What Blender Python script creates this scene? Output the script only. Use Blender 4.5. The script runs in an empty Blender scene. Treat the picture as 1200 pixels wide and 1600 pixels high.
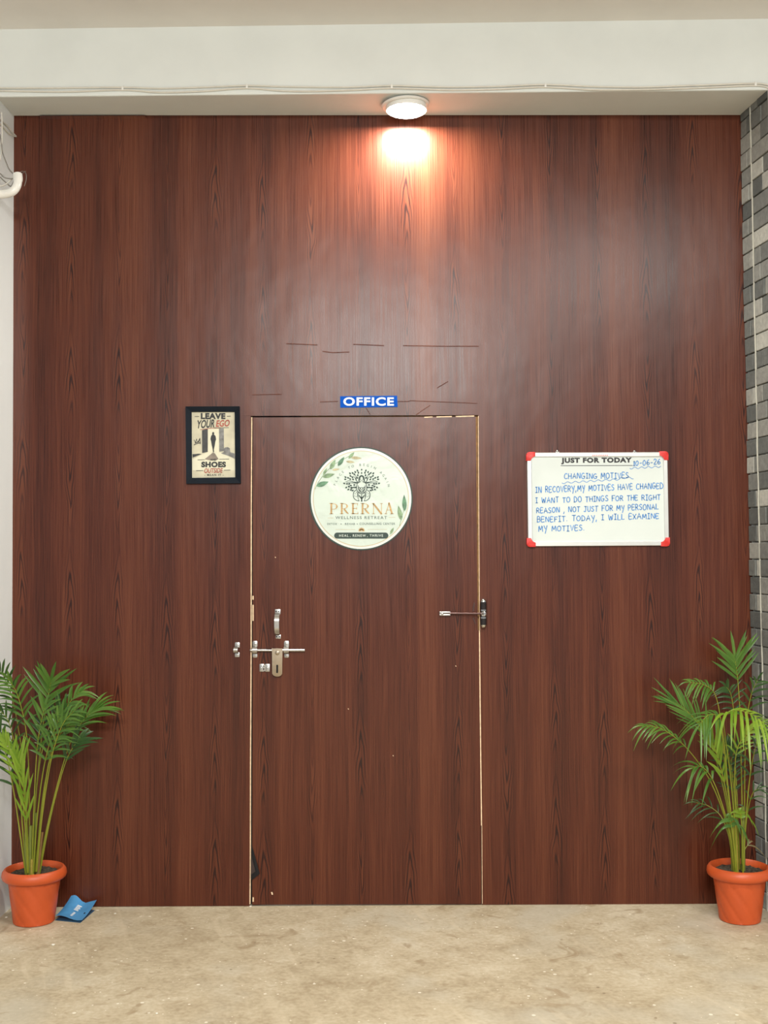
import bpy, bmesh, math, random
from math import sin, cos, pi, radians, sqrt, atan2, tan, hypot
from mathutils import Vector, Matrix

random.seed(7)
S = bpy.context.scene
C = S.collection

# ------------------------------------------------------------------ camera
F_PX = 1800.0                                # focal length in pixels of the 1200x1600 frame
PITCH, ROLL = radians(2.16), 0.005
CAM = Vector((0.0, -4.71, 1.413))
cam_data = bpy.data.cameras.new('camera')
cam_data.sensor_fit = 'VERTICAL'
cam_data.sensor_height = 24.0
cam_data.lens = F_PX / 1600.0 * 24.0
cam = bpy.data.objects.new('camera', cam_data)
C.objects.link(cam)
ROT = Matrix.Rotation(pi / 2 + PITCH, 3, 'X') @ Matrix.Rotation(-ROLL, 3, 'Z')
cam.matrix_world = Matrix.Translation(CAM) @ ROT.to_4x4()
S.camera = cam

# ------------------------------------------------------------------ world, lights, exposure
S.view_settings.view_transform = 'Standard'
S.view_settings.look = 'None'
S.view_settings.gamma = 1.0
S.view_settings.use_curve_mapping = False
S.view_settings.exposure = 0.64

world = bpy.data.worlds.new('world')
S.world = world
world.use_nodes = True
wb = world.node_tree.nodes['Background']
wb.inputs['Color'].default_value = (0.93, 0.97, 1.0, 1)
wb.inputs['Strength'].default_value = 0.38


def area_light(name, loc, rot, sx, sy, power, color, shape='RECTANGLE'):
    l = bpy.data.lights.new(name, 'AREA')
    l.shape = shape
    l.size, l.size_y = sx, sy
    l.energy = power
    l.color = color
    o = bpy.data.objects.new(name, l)
    C.objects.link(o)
    o.location = loc
    o.rotation_euler = rot
    return o


# the hall's own ceiling lamp, behind the photographer
area_light('hall_lamp_main', (0.05, -6.3, 3.40), (radians(20), 0, 0), 1.7, 0.9, 270, (1.0, 0.985, 0.95))
area_light('side_fill_light', (1.6, -3.2, 3.42), (0, 0, 0), 1.2, 0.6, 62, (1.0, 0.98, 0.94))  # added fill that brightens the floor, not a known lamp of the hall


# ------------------------------------------------------------------ pixel rays onto real planes
def ray(px, py):
    return ROT @ Vector(((px - 600.0) / F_PX, (800.0 - py) / F_PX, -1.0))


def P(px, py, d=0.0):
    """point seen at (px, py) on the vertical plane d metres in front of the panel"""
    r = ray(px, py)
    return CAM + r * ((-d - CAM.y) / r.y)


def PF(px, py, z=0.0):
    """point seen at (px, py) on the horizontal plane z"""
    r = ray(px, py)
    return CAM + r * ((z - CAM.z) / r.z)


# ------------------------------------------------------------------ object helpers
def tag(o, label=None, cat=None, group=None, kind=None):
    if label: o['label'] = label
    if cat: o['category'] = cat
    if group: o['group'] = group
    if kind: o['kind'] = kind
    return o


def thing(name, label, cat, loc=(0, 0, 0), rot=(0, 0, 0), group=None):
    o = bpy.data.objects.new(name, None)
    C.objects.link(o)
    o.empty_display_size = 0.05
    o.location = loc
    o.rotation_euler = rot
    return tag(o, label, cat, group)


def obj(name, bm, mats, parent=None, smooth=False, label=None, recalc=True):
    if recalc:
        bmesh.ops.recalc_face_normals(bm, faces=bm.faces[:])
    me = bpy.data.meshes.new(name)
    bm.to_mesh(me)
    bm.free()
    for m in (mats if isinstance(mats, (list, tuple)) else [mats]):
        me.materials.append(m)
    if smooth:
        for p in me.polygons:
            p.use_smooth = True
        if hasattr(me, 'set_sharp_from_angle'):
            me.set_sharp_from_angle(angle=radians(40))
    o = bpy.data.objects.new(name, me)
    C.objects.link(o)
    if parent: o.parent = parent
    if label: o['label'] = label
    return o


def BM():
    return bmesh.new()


def box(bm, x0, x1, y0, y1, z0, z1, mi=0, bevel=0.0, seg=2):
    vs = [bm.verts.new((x, y, z)) for x in (x0, x1) for y in (y0, y1) for z in (z0, z1)]
    idx = [(0, 1, 3, 2), (4, 6, 7, 5), (0, 4, 5, 1), (2, 3, 7, 6), (0, 2, 6, 4), (1, 5, 7, 3)]
    fs = [bm.faces.new([vs[i] for i in f]) for f in idx]
    for f in fs: f.material_index = mi
    if bevel > 0:
        es = list({e for f in fs for e in f.edges})
        r = bmesh.ops.bevel(bm, geom=es, offset=bevel, segments=seg, profile=0.5, affect='EDGES')
        for f in r['faces']: f.material_index = mi
    return fs


def hexa(bm, c, mi=0):
    """8 corners: front quad (4) then the matching back quad (4)"""
    v = [bm.verts.new(p) for p in c]
    for f in [(0, 1, 2, 3), (4, 7, 6, 5), (0, 4, 5, 1), (1, 5, 6, 2), (2, 6, 7, 3), (3, 7, 4, 0)]:
        bm.faces.new([v[i] for i in f]).material_index = mi


def sheet(bm, quad, thick, y0=0.0, mi=0):
    """slab from four front points, thickness going back (+Y)"""
    f = [Vector((p.x, p.y + y0, p.z)) for p in quad]
    hexa(bm, f + [p + Vector((0, thick, 0)) for p in f], mi)


def lathe(bm, prof, n=48, center=(0, 0, 0), axis='Z', mi=0, closed=False, rfun=None):
    rings = []
    cx, cy, cz = center
    for (r, h) in prof:
        ring = []
        for k in range(n):
            a = 2 * pi * k / n
            rr = r if rfun is None else rfun(r, h, a)
            x, y = rr * cos(a), rr * sin(a)
            if axis == 'Z': p = (cx + x, cy + y, cz + h)
            elif axis == 'Y': p = (cx + x, cy + h, cz + y)
            else: p = (cx + h, cy + x, cz + y)
            ring.append(bm.verts.new(p))
        rings.append(ring)
    m = len(rings)
    for i in range(m if closed else m - 1):
        a, b = rings[i], rings[(i + 1) % m]
        for k in range(n):
            f = bm.faces.new((a[k], a[(k + 1) % n], b[(k + 1) % n], b[k]))
            f.material_index = mi
    if not closed:
        for ring in (rings[0], rings[-1]):
            f = bm.faces.new(ring)
            f.material_index = mi


def catmull(pts, n):
    pts = [Vector(p) for p in pts]
    if len(pts) == 2:
        return [pts[0].lerp(pts[1], i / n) for i in range(n + 1)]
    ext = [pts[0] * 2 - pts[1]] + pts + [pts[-1] * 2 - pts[-2]]
    out = []
    m = len(pts) - 1
    for i in range(n + 1):
        t = i / n * m
        k = min(int(t), m - 1)
        u = t - k
        p0, p1, p2, p3 = ext[k:k + 4]
        out.append(0.5 * ((2 * p1) + (p2 - p0) * u + (2 * p0 - 5 * p1 + 4 * p2 - p3) * u * u + (3 * p1 - p0 - 3 * p2 + p3) * u ** 3))
    return out


def tube(bm, pts, r, n=8, mi=0, caps=True):
    pts = [Vector(p) for p in pts]
    m = len(pts)
    rad = r if isinstance(r, (list, tuple)) else [r] * m
    up = Vector((0.13, 0.31, 0.94))
    rings = []
    prev = None
    for i, p in enumerate(pts):
        t = (pts[min(i + 1, m - 1)] - pts[max(i - 1, 0)]).normalized()
        if prev is None:
            a = t.cross(up)
            if a.length < 1e-3: a = t.cross(Vector((1, 0, 0)))
            a.normalize()
        else:
            a = (prev - t * prev.dot(t)).normalized()
        prev = a
        b = t.cross(a)
        rings.append([bm.verts.new(p + (a * cos(2 * pi * k / n) + b * sin(2 * pi * k / n)) * rad[i]) for k in range(n)])
    for i in range(m - 1):
        for k in range(n):
            bm.faces.new((rings[i][k], rings[i][(k + 1) % n], rings[i + 1][(k + 1) % n], rings[i + 1][k])).material_index = mi
    if caps:
        bm.faces.new(rings[0][::-1]).material_index = mi
        bm.faces.new(rings[-1]).material_index = mi


# ------------------------------------------------------------------ materials
class NT:
    def __init__(self, name):
        self.m = bpy.data.materials.new(name)
        self.m.use_nodes = True
        self.t = self.m.node_tree
        self.b = self.t.nodes['Principled BSDF']
        self.out = self.t.nodes['Material Output']

    def n(self, kind, **kw):
        nd = self.t.nodes.new(kind)
        for k, v in kw.items(): setattr(nd, k, v)
        return nd

    def put(self, sock, v):
        if isinstance(v, (int, float)): sock.default_value = v
        elif isinstance(v, (tuple, list)): sock.default_value = v
        else: self.t.links.new(v, sock)

    def math(self, op, a, b=None, c=None, clamp=False):
        nd = self.n('ShaderNodeMath', operation=op, use_clamp=clamp)
        self.put(nd.inputs[0], a)
        if b is not None: self.put(nd.inputs[1], b)
        if c is not None: self.put(nd.inputs[2], c)
        return nd.outputs[0]

    def noise(self, vec, scale, detail=2.0, rough=0.5, dist=0.0):
        nd = self.n('ShaderNodeTexNoise')
        if vec is not None: self.put(nd.inputs['Vector'], vec)
        nd.inputs['Scale'].default_value = scale
        nd.inputs['Detail'].default_value = detail
        nd.inputs['Roughness'].default_value = rough
        nd.inputs['Distortion'].default_value = dist
        return nd.outputs['Fac']

    def xyz(self, x, y, z):
        nd = self.n('ShaderNodeCombineXYZ')
        self.put(nd.inputs[0], x); self.put(nd.inputs[1], y); self.put(nd.inputs[2], z)
        return nd.outputs[0]

    def pos(self, obj=False):
        src = self.n('ShaderNodeTexCoord').outputs['Object'] if obj else self.n('ShaderNodeNewGeometry').outputs['Position']
        sp = self.n('ShaderNodeSeparateXYZ')
        self.put(sp.inputs[0], src)
        return src, sp.outputs[0], sp.outputs[1], sp.outputs[2]

    def ramp(self, fac, stops):
        nd = self.n('ShaderNodeValToRGB')
        self.put(nd.inputs[0], fac)
        cr = nd.color_ramp
        while len(cr.elements) < len(stops): cr.elements.new(0.5)
        for e, (p, c) in zip(cr.elements, stops):
            e.position = p
            e.color = (c[0], c[1], c[2], 1) if len(c) == 3 else c
        return nd.outputs[0]

    def mix(self, fac, a, b, mode='MIX'):
        nd = self.n('ShaderNodeMix', data_type='RGBA', blend_type=mode)
        self.put(nd.inputs[0], fac)
        self.put(nd.inputs[6], (*a, 1) if isinstance(a, tuple) and len(a) == 3 else a)
        self.put(nd.inputs[7], (*b, 1) if isinstance(b, tuple) and len(b) == 3 else b)
        return nd.outputs[2]

    def maprange(self, v, a, b, c=0.0, d=1.0):
        nd = self.n('ShaderNodeMapRange')
        self.put(nd.inputs[0], v)
        for i, x in enumerate((a, b, c, d)): nd.inputs[i + 1].default_value = x
        return nd.outputs[0]

    def bump(self, h, strength=0.2, dist=0.001, normal=None):
        nd = self.n('ShaderNodeBump')
        nd.inputs['Strength'].default_value = strength
        nd.inputs['Distance'].default_value = dist
        self.put(nd.inputs['Height'], h)
        if normal is not None: self.put(nd.inputs['Normal'], normal)
        return nd.outputs[0]

    def set(self, **kw):
        for k, v in kw.items():
            s = self.b.inputs[k.replace('_', ' ')]
            self.put(s, v if not (isinstance(v, tuple) and len(v) == 3) else (*v, 1))


def plain(name, col, rough=0.5, metal=0.0, var=0.08, scale=30.0, bump=0.0, spec=0.5):
    """one colour with a little procedural unevenness"""
    m = NT(name)
    src, x, y, z = m.pos(True)
    f = m.noise(src, scale, 3.0)
    a = tuple(min(1, c * (1 - var)) for c in col)
    b = tuple(min(1, c * (1 + var)) for c in col)
    m.set(Base_Color=m.ramp(f, [(0.3, a), (0.7, b)]), Roughness=rough, Metallic=metal)
    m.b.inputs['Specular IOR Level'].default_value = spec
    if bump > 0:
        m.set(Normal=m.bump(m.noise(src, scale * 4, 4.0), bump, 0.002))
    return m.m


def wood_film(name):
    m = NT(name)
    src, x, y, z = m.pos()
    period = 0.1975
    xs = m.math('DIVIDE', x, period)
    pid = m.math('FLOOR', xs)
    u = m.math('MULTIPLY', m.math('SUBTRACT', m.math('SUBTRACT', xs, pid), 0.5), period)
    wn = m.n('ShaderNodeTexWhiteNoise', noise_dimensions='1D')
    m.put(wn.inputs['W'], pid)
    rnd = wn.outputs['Value']
    # cells along the height
    zh = 0.46
    zz = m.math('ADD', m.math('DIVIDE', z, zh), m.math('MULTIPLY', rnd, 7.3))
    zid = m.math('FLOOR', zz)
    v = m.math('MULTIPLY', m.math('SUBTRACT', m.math('SUBTRACT', zz, zid), 0.5), zh)
    wn2 = m.n('ShaderNodeTexWhiteNoise', noise_dimensions='2D')
    m.put(wn2.inputs['Vector'], m.xyz(pid, zid, 0.0))
    rnd2 = wn2.outputs['Value']
    wob = m.noise(m.xyz(m.math('MULTIPLY', x, 10.0), 0.0, m.math('MULTIPLY', z, 6.0)), 1.0, 2.0)
    uo = m.math('ADD', u, m.math('MULTIPLY', m.math('SUBTRACT', wob, 0.5), 0.030))
    uw = m.math('ADD', m.math('MULTIPLY', rnd2, 0.012), 0.018)
    ru = m.math('DIVIDE', uo, uw)
    rv = m.math('DIVIDE', v, 0.20)
    r = m.math('SQRT', m.math('ADD', m.math('MULTIPLY', ru, ru), m.math('MULTIPLY', rv, rv)))
    flip = m.math('SUBTRACT', m.math('MULTIPLY', m.math('GREATER_THAN', rnd2, 0.5), 2.0), 1.0)
    arch = m.math('ADD', m.math('MULTIPLY', m.math('SQRT', m.math('ADD', m.math('MULTIPLY', ru, ru), 0.03)), 1.35), m.math('MULTIPLY', m.math('MULTIPLY', rv, flip), 0.9))
    rings = m.math('SINE', m.math('MULTIPLY', arch, 12.5))
    lines = m.maprange(rings, 0.2, 0.95)
    fade = m.maprange(r, 0.45, 1.10, 1.0, 0.0)
    cath = m.math('MULTIPLY', m.math('MULTIPLY', lines, fade), m.maprange(rnd2, 0.1, 0.5, 0.35, 1.0))
    # broad planks, streaks, fine grain
    plank = m.noise(m.xyz(m.math('MULTIPLY', x, 9.0), 0.0, m.math('MULTIPLY', z, 0.10)), 1.0, 1.0)
    warp = m.math('ADD', x, m.math('MULTIPLY', m.noise(m.xyz(m.math('MULTIPLY', x, 6.0), 0.0, m.math('MULTIPLY', z, 1.6)), 1.0, 2.0), 0.02))
    streak = m.noise(m.xyz(m.math('MULTIPLY', warp, 55.0), 0.0, m.math('MULTIPLY', z, 0.8)), 1.0, 3.0)
    fine = m.noise(m.xyz(m.math('MULTIPLY', warp, 260.0), 0.0, m.math('MULTIPLY', z, 3.0)), 1.0, 2.0)
    s = m.math('ADD', m.math('MULTIPLY', m.math('SUBTRACT', plank, 0.5), 0.85),
               m.math('ADD', m.math('MULTIPLY', m.math('SUBTRACT', streak, 0.5), 0.42),
                      m.math('MULTIPLY', m.math('SUBTRACT', fine, 0.5), 0.95)))
    # darker band behind the cathedral figure
    band = m.maprange(m.math('ABSOLUTE', uo), 0.0, 0.045, 0.13, 0.0)
    s = m.math('SUBTRACT', s, band)
    s = m.math('SUBTRACT', m.math('ADD', s, 0.5), m.math('MULTIPLY', m.math('SUBTRACT', cath, m.math('MULTIPLY', fade, 0.28)), 0.62), clamp=True)
    col = m.ramp(s, [(0.0, WOOD[0]), (0.47, WOOD[1]), (1.0, WOOD[2])])
    n1 = m.noise(src, 420.0, 2.0)
    n2 = m.noise(m.xyz(m.math('MULTIPLY', x, 1.0), y, m.math('MULTIPLY', z, 0.6)), 7.0, 2.0)
    b1 = m.bump(n2, 0.35, 0.006)
    b2 = m.bump(n1, 0.10, 0.0012, b1)
    m.set(Base_Color=col, Roughness=m.maprange(fine, 0.3, 0.7, 0.26, 0.33), Normal=b2)
    m.b.inputs['Specular IOR Level'].default_value = 0.33
    return m.m


WOOD = ((0.021, 0.0048, 0.0034), (0.083, 0.0192, 0.0086), (0.152, 0.0445, 0.019))
M = {}
M['wood'] = wood_film('mahogany_film')


def concrete():
    m = NT('stained_concrete')
    src, x, y, z = m.pos()
    v2 = m.xyz(m.math('MULTIPLY', x, 1.0), m.math('MULTIPLY', y, 1.0), 0.0)
    a = m.noise(v2, 1.6, 5.0, 0.6, 0.4)
    b = m.noise(v2, 9.0, 5.0, 0.65)
    c = m.noise(v2, 60.0, 3.0)
    f = m.math('ADD', m.math('MULTIPLY', a, 0.36), m.math('ADD', m.math('MULTIPLY', b, 0.38), m.math('MULTIPLY', c, 0.26)))
    col = m.ramp(f, [(0.36, (0.33, 0.255, 0.155)), (0.5, (0.475, 0.395, 0.265)), (0.62, (0.59, 0.515, 0.375))])
    # grey cement patches
    g = m.maprange(m.noise(v2, 2.3, 3.0), 0.52, 0.68, 0.0, 0.55)
    col = m.mix(g, col, (0.47, 0.43, 0.34))
    # brown stains
    st = m.maprange(m.noise(v2, 6.5, 3.0, 0.55, 1.2), 0.63, 0.72, 0.0, 0.7)
    col = m.mix(st, col, (0.30, 0.215, 0.12))
    # pale scrapes, stretched towards the panel
    sc = m.maprange(m.noise(m.xyz(m.math('MULTIPLY', m.math('ADD', x, m.math('MULTIPLY', y, 0.35)), 16.0), m.math('MULTIPLY', y, 2.2), 0.0), 1.0, 4.0), 0.6, 0.72, 0.0, 0.5)
    col = m.mix(sc, col, (0.60, 0.51, 0.36))
    sm = m.maprange(m.noise(m.xyz(m.math('MULTIPLY', x, 14.0), m.math('MULTIPLY', y, 20.0), 3.7), 1.0, 3.0, 0.6, 0.8), 0.62, 0.70, 0.0, 0.5)
    col = m.mix(sm, col, (0.33, 0.255, 0.155))
    # white paint specks and dark grit
    def specks(scale, lo, hi, colr, amt, keep):
        nonlocal col
        vo = m.n('ShaderNodeTexVoronoi')
        m.put(vo.inputs['Vector'], v2)
        vo.inputs['Scale'].default_value = scale
        sp = m.n('ShaderNodeSeparateColor'); m.put(sp.inputs[0], vo.outputs['Color'])
        size = m.math('MULTIPLY', m.math('GREATER_THAN', sp.outputs[0], keep), m.math('ADD', m.math('MULTIPLY', sp.outputs[1], hi - lo), lo))
        fac = m.math('MULTIPLY', m.math('LESS_THAN', vo.outputs['Distance'], size), amt)
        col = m.mix(fac, col, colr)
    specks(26.0, 0.05, 0.17, (0.80, 0.75, 0.62), 0.8, 0.72)
    specks(55.0, 0.06, 0.20, (0.78, 0.72, 0.58), 0.7, 0.80)
    specks(17.0, 0.03, 0.11, (0.20, 0.145, 0.08), 0.7, 0.72)
    m.set(Base_Color=col, Roughness=0.72, Normal=m.bump(b, 0.25, 0.004))
    return m.m


M['floor'] = concrete()


def paint(name, col, dirt=0.06, rough=0.6, stretch=1.0):
    m = NT(name)
    src, x, y, z = m.pos()
    f = m.noise(m.xyz(x, y, m.math('MULTIPLY', z, stretch)), 2.5, 5.0, 0.6)
    lo = tuple(c * (1 - dirt) for c in col)
    m.set(Base_Color=m.ramp(f, [(0.35, lo), (0.62, col)]), Roughness=rough,
          Normal=m.bump(m.noise(src, 14.0, 4.0), 0.15, 0.004))
    return m.m


M['white_paint'] = paint('cream_white_paint', (0.735, 0.770, 0.745))
M['ceiling'] = paint('ceiling_paint', (0.78, 0.755, 0.72))
M['pillar'] = paint('white_pillar_paint', (0.86, 0.89, 0.88), 0.08, 0.35, 0.3)


def stone():
    m = NT('grey_split_stone')
    src, x, y, z = m.pos()
    rnd = m.n('ShaderNodeNewGeometry').outputs['Random Per Island']
    base = m.ramp(rnd, [(0.0, (0.085, 0.094, 0.090)), (0.35, (0.14, 0.148, 0.139)), (0.6, (0.19, 0.195, 0.18)), (0.8, (0.27, 0.27, 0.245)), (1.0, (0.42, 0.42, 0.375))])
    n = m.noise(src, 45.0, 6.0, 0.7)
    col = m.mix(0.55, base, m.ramp(n, [(0.3, (0.30, 0.30, 0.30)), (0.7, (0.72, 0.72, 0.70))]), 'OVERLAY')
    m.set(Base_Color=col, Roughness=0.55, Normal=m.bump(n, 0.6, 0.006))
    return m.m


M['stone'] = stone()
M['grout'] = plain('pale_grout', (0.50, 0.49, 0.42), 0.9, bump=0.4)
M['raw_ply'] = plain('raw_plywood_edge', (0.78, 0.58, 0.38), 0.8, var=0.2, scale=60)
M['tan_wood'] = plain('tan_frame_wood', (0.50, 0.25, 0.075), 0.6, var=0.3, scale=50)
M['dark_gap'] = plain('gap_shade_wood', (0.022, 0.012, 0.009), 0.8)  # shade inside the door gaps, put into the frame's colour
M['film_back'] = plain('dark_film_back', (0.035, 0.019, 0.016), 0.55)
M['white_plastic'] = plain('white_plastic', (0.80, 0.80, 0.76), 0.35, var=0.03)
M['pipe'] = plain('white_conduit_plastic', (0.84, 0.83, 0.78), 0.3, var=0.04)
M['cable'] = plain('white_cable_sheath', (0.66, 0.64, 0.57), 0.45, var=0.05)
M['wire_grey'] = plain('grey_wire', (0.22, 0.205, 0.18), 0.5)
M['steel'] = plain('brushed_steel', (0.44, 0.43, 0.41), 0.30, 1.0, var=0.1, scale=80)
M['satin_steel'] = plain('satin_beige_steel', (0.40, 0.335, 0.26), 0.38, 1.0, var=0.06, scale=60)
M['chrome'] = plain('chrome', (0.58, 0.57, 0.55), 0.16, 1.0, var=0.02)
M['aluminium'] = plain('satin_aluminium', (0.60, 0.61, 0.59), 0.38, 0.65, var=0.03)
M['black_metal'] = plain('black_lacquered_metal', (0.014, 0.009, 0.008), 0.25)
M['brown_metal'] = plain('brown_lacquered_metal', (0.085, 0.045, 0.040), 0.3, 0.6)
M['hole'] = plain('dark_hole', (0.006, 0.005, 0.005), 0.9)
M['navy_frame'] = plain('blue_black_frame', (0.004, 0.008, 0.014), 0.6, var=0.2, spec=0.15)
M['terracotta'] = plain('terracotta_plastic', (0.52, 0.080, 0.016), 0.45, var=0.06, scale=12)
M['red_plastic'] = plain('red_plastic', (0.62, 0.020, 0.014), 0.45, var=0.05)
M['board_white'] = plain('whiteboard_enamel', (0.66, 0.72, 0.69), 0.25, var=0.015, scale=6)
M['ink_black'] = plain('black_print', (0.012, 0.013, 0.014), 0.5)
M['ink_blue'] = plain('blue_marker_ink', (0.045, 0.22, 0.56), 0.5, var=0.25, scale=90)
M['sign_blue'] = plain('blue_vinyl', (0.006, 0.085, 0.47), 0.7, var=0.05, spec=0.05)
M['print_white'] = plain('white_print', (0.86, 0.87, 0.84), 0.5, var=0.02)


def wrinkled(name, col, rough, strength):
    m = NT(name)
    src, x, y, z = m.pos(True)
    f = m.noise(src, 9.0, 3.0, 0.5, 0.6)
    m.set(Base_Color=m.ramp(f, [(0.3, tuple(c * 0.97 for c in col)), (0.7, col)]), Roughness=rough, Normal=m.bump(f, strength, 0.01))
    return m.m


M['sticker'] = wrinkled('pale_green_sticker', (0.595, 0.69, 0.61), 0.35, 0.35)
M['ring_white'] = plain('glossy_white_ring', (0.76, 0.79, 0.74), 0.25, var=0.02)
M['ink_green'] = plain('dark_green_print', (0.013, 0.040, 0.030), 0.5)
M['ink_grey'] = plain('grey_green_print', (0.09, 0.135, 0.115), 0.5)
M['gold'] = plain('gold_print', (0.48, 0.30, 0.11), 0.4, 0.1, var=0.3, scale=40)
M['pale_gold'] = plain('pale_gold_line', (0.52, 0.42, 0.24), 0.4, var=0.1)
M['leaf_print'] = plain('sage_green_print', (0.20, 0.31, 0.17), 0.5, var=0.45, scale=60)
M['leaf_print_deep'] = plain('deep_green_print', (0.10, 0.23, 0.13), 0.5, var=0.5, scale=60)
M['leaf_print_tan'] = plain('tan_leaf_print', (0.46, 0.41, 0.24), 0.5, var=0.3, scale=60)
M['paper'] = plain('yellowed_poster_paper', (0.60, 0.565, 0.41), 0.5, var=0.14, scale=18)
M['paper_light'] = plain('pale_poster_ground', (0.72, 0.70, 0.53), 0.5, var=0.04)
M['print_grey'] = plain('grey_poster_ink', (0.20, 0.20, 0.19), 0.5, var=0.4, scale=60)
M['print_dark'] = plain('charcoal_poster_ink', (0.035, 0.036, 0.035), 0.5, var=0.4, scale=60)
M['print_shadow'] = plain('brown_grey_poster_ink', (0.23, 0.19, 0.15), 0.5, var=0.3)
M['print_red'] = plain('dark_red_poster_ink', (0.36, 0.06, 0.035), 0.5, var=0.2)
M['soil'] = plain('dark_potting_soil', (0.050, 0.036, 0.022), 0.95, var=0.7, scale=90, bump=0.9)
M['packet'] = plain('blue_packet_film', (0.070, 0.27, 0.52), 0.32, var=0.10, scale=20)
M['packet_dark'] = plain('deep_blue_packet_film', (0.030, 0.085, 0.15), 0.35, var=0.10)
M['gravel'] = plain('pale_plaster_chip', (0.74, 0.70, 0.60), 0.9, var=0.1)


def leafmat(name, a, b):
    m = NT(name)
    src, x, y, z = m.pos()
    rnd = m.n('ShaderNodeNewGeometry').outputs['Random Per Island']
    f = m.math('ADD', m.math('MULTIPLY', m.noise(src, 16.0, 2.0), 0.6), m.math('MULTIPLY', rnd, 0.4))
    col = m.ramp(f, [(0.25, a), (0.75, b)])
    m.set(Base_Color=col, Roughness=0.36)
    tr = m.n('ShaderNodeBsdfTranslucent')
    m.put(tr.inputs['Color'], col)
    mx = m.n('ShaderNodeMixShader')
    mx.inputs[0].default_value = 0.22
    m.t.links.new(m.b.outputs[0], mx.inputs[1])
    m.t.links.new(tr.outputs[0], mx.inputs[2])
    m.t.links.new(mx.outputs[0], m.out.inputs[0])
    return m.m


LEAF = {
    'dark': leafmat('deep_green_leaf', (0.022, 0.065, 0.014), (0.050, 0.115, 0.022)),
    'mid': leafmat('green_leaf', (0.050, 0.135, 0.016), (0.11, 0.22, 0.030)),
    'bright': leafmat('yellow_green_leaf', (0.13, 0.25, 0.012), (0.24, 0.36, 0.030)),
    'dry': leafmat('dry_tan_leaf', (0.16, 0.13, 0.05), (0.26, 0.20, 0.09)),
}
M['cane'] = leafmat('yellow_green_cane', (0.20, 0.25, 0.018), (0.36, 0.37, 0.040))
M['cane_base'] = leafmat('golden_cane_sheath', (0.30, 0.27, 0.035), (0.46, 0.36, 0.06))
M['cane_green'] = leafmat('olive_cane_sheath', (0.13, 0.17, 0.025), (0.24, 0.27, 0.05))
M['cane_brown'] = leafmat('brown_cane_sheath', (0.20, 0.10, 0.035), (0.34, 0.20, 0.07))


def emissive(name, col, strength):
    m = NT(name)
    src, x, y, z = m.pos(True)
    f = m.noise(src, 20.0, 1.0)
    m.set(Base_Color=(0.9, 0.9, 0.9), Roughness=0.4, Emission_Color=m.ramp(f, [(0.2, col), (0.8, tuple(c * 0.98 for c in col))]), Emission_Strength=strength)
    return m.m


# ------------------------------------------------------------------ structure
D_L, D_R = 0.205, 0.27                      # depth of the beam in front of the panel at its left and right end


def struct(name, bm, mats, label, parent=None, smooth=False):
    o = obj(name, bm, mats, parent, smooth)
    o['kind'] = 'structure'
    o['label'] = label
    return o


bm = BM()
box(bm, -4.5, 4.5, -9.0, 0.9, -0.12, 0.0)
struct('floor', bm, M['floor'], 'beige stained concrete floor')

# wall_front: the film-covered partition with the door opening left out
TH = 0.018
bm = BM()
GL, GR = 391.5, 747.0
def Pq(*pts): return [P(x, y) for x, y in pts]
sheet(bm, Pq((19, 179), (380, 179), (378, 1415.5), (15, 1417)), TH)
sheet(bm, Pq((380, 179), (392.6, 179), (390.4, 1415.5), (378, 1415.5)), TH)
sheet(bm, Pq((747.2, 178), (1161, 176), (1170, 648.5), (747.2, 648.5)), TH)
sheet(bm, Pq((747.2, 648.5), (1170, 648.5), (1178, 985), (749.6, 985)), TH)
sheet(bm, Pq((749.6, 985), (1178, 985), (1188, 1412.5), (753.6, 1413.5)), TH)
sheet(bm, Pq((392.6, 179), (747.2, 178), (747.2, 648.5), (392.6, 650)), TH)
# film lapping over the soffit at the left, and the thin sheet edge over the door
hexa(bm, [P(62, 180.8, 0.012), P(226, 180.6, 0.012), P(230, 187, 0.0), P(62, 186, 0.0),
          P(62, 180.8, 0.0) + Vector((0, 0.005, 0)), P(226, 180.6, 0.0) + Vector((0, 0.005, 0)), P(230, 187, 0.0) + Vector((0, 0.005, 0)), P(62, 186, 0.0) + Vector((0, 0.005, 0))])
sheet(bm, [P(380.5, 300, 0.0), P(746, 298, -0.0004), P(746, 648.3, -0.0004), P(380.5, 649.5, 0.0012)], 0.0011)
# raw ply edges where the film stops short of the gap
def strip(bm, pts, w, d, mi):
    for (x0, y0), (x1, y1) in zip(pts[:-1], pts[1:]):
        sheet(bm, [P(x0 - w / 2, y0, d), P(x0 + w / 2, y0, d), P(x1 + w / 2, y1, d), P(x1 - w / 2, y1, d)], 0.0012, 0, mi)
strip(bm, [(393.4, 652), (392.6, 800), (392.4, 1020), (391.4, 1200), (391.2, 1330), (390.6, 1413)], 1.7, 0.0010, 1)
strip(bm, [(747.4, 650), (747.9, 760), (749.0, 940), (749.6, 985)], 1.0, 0.0010, 1)
strip(bm, [(749.2, 985), (750.2, 1100), (751.6, 1220), (752.4, 1290)], 1.6, 0.0014, 1)
strip(bm, [(752.9, 1290), (753.6, 1412)], 0.8, 0.0010, 1)
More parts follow.
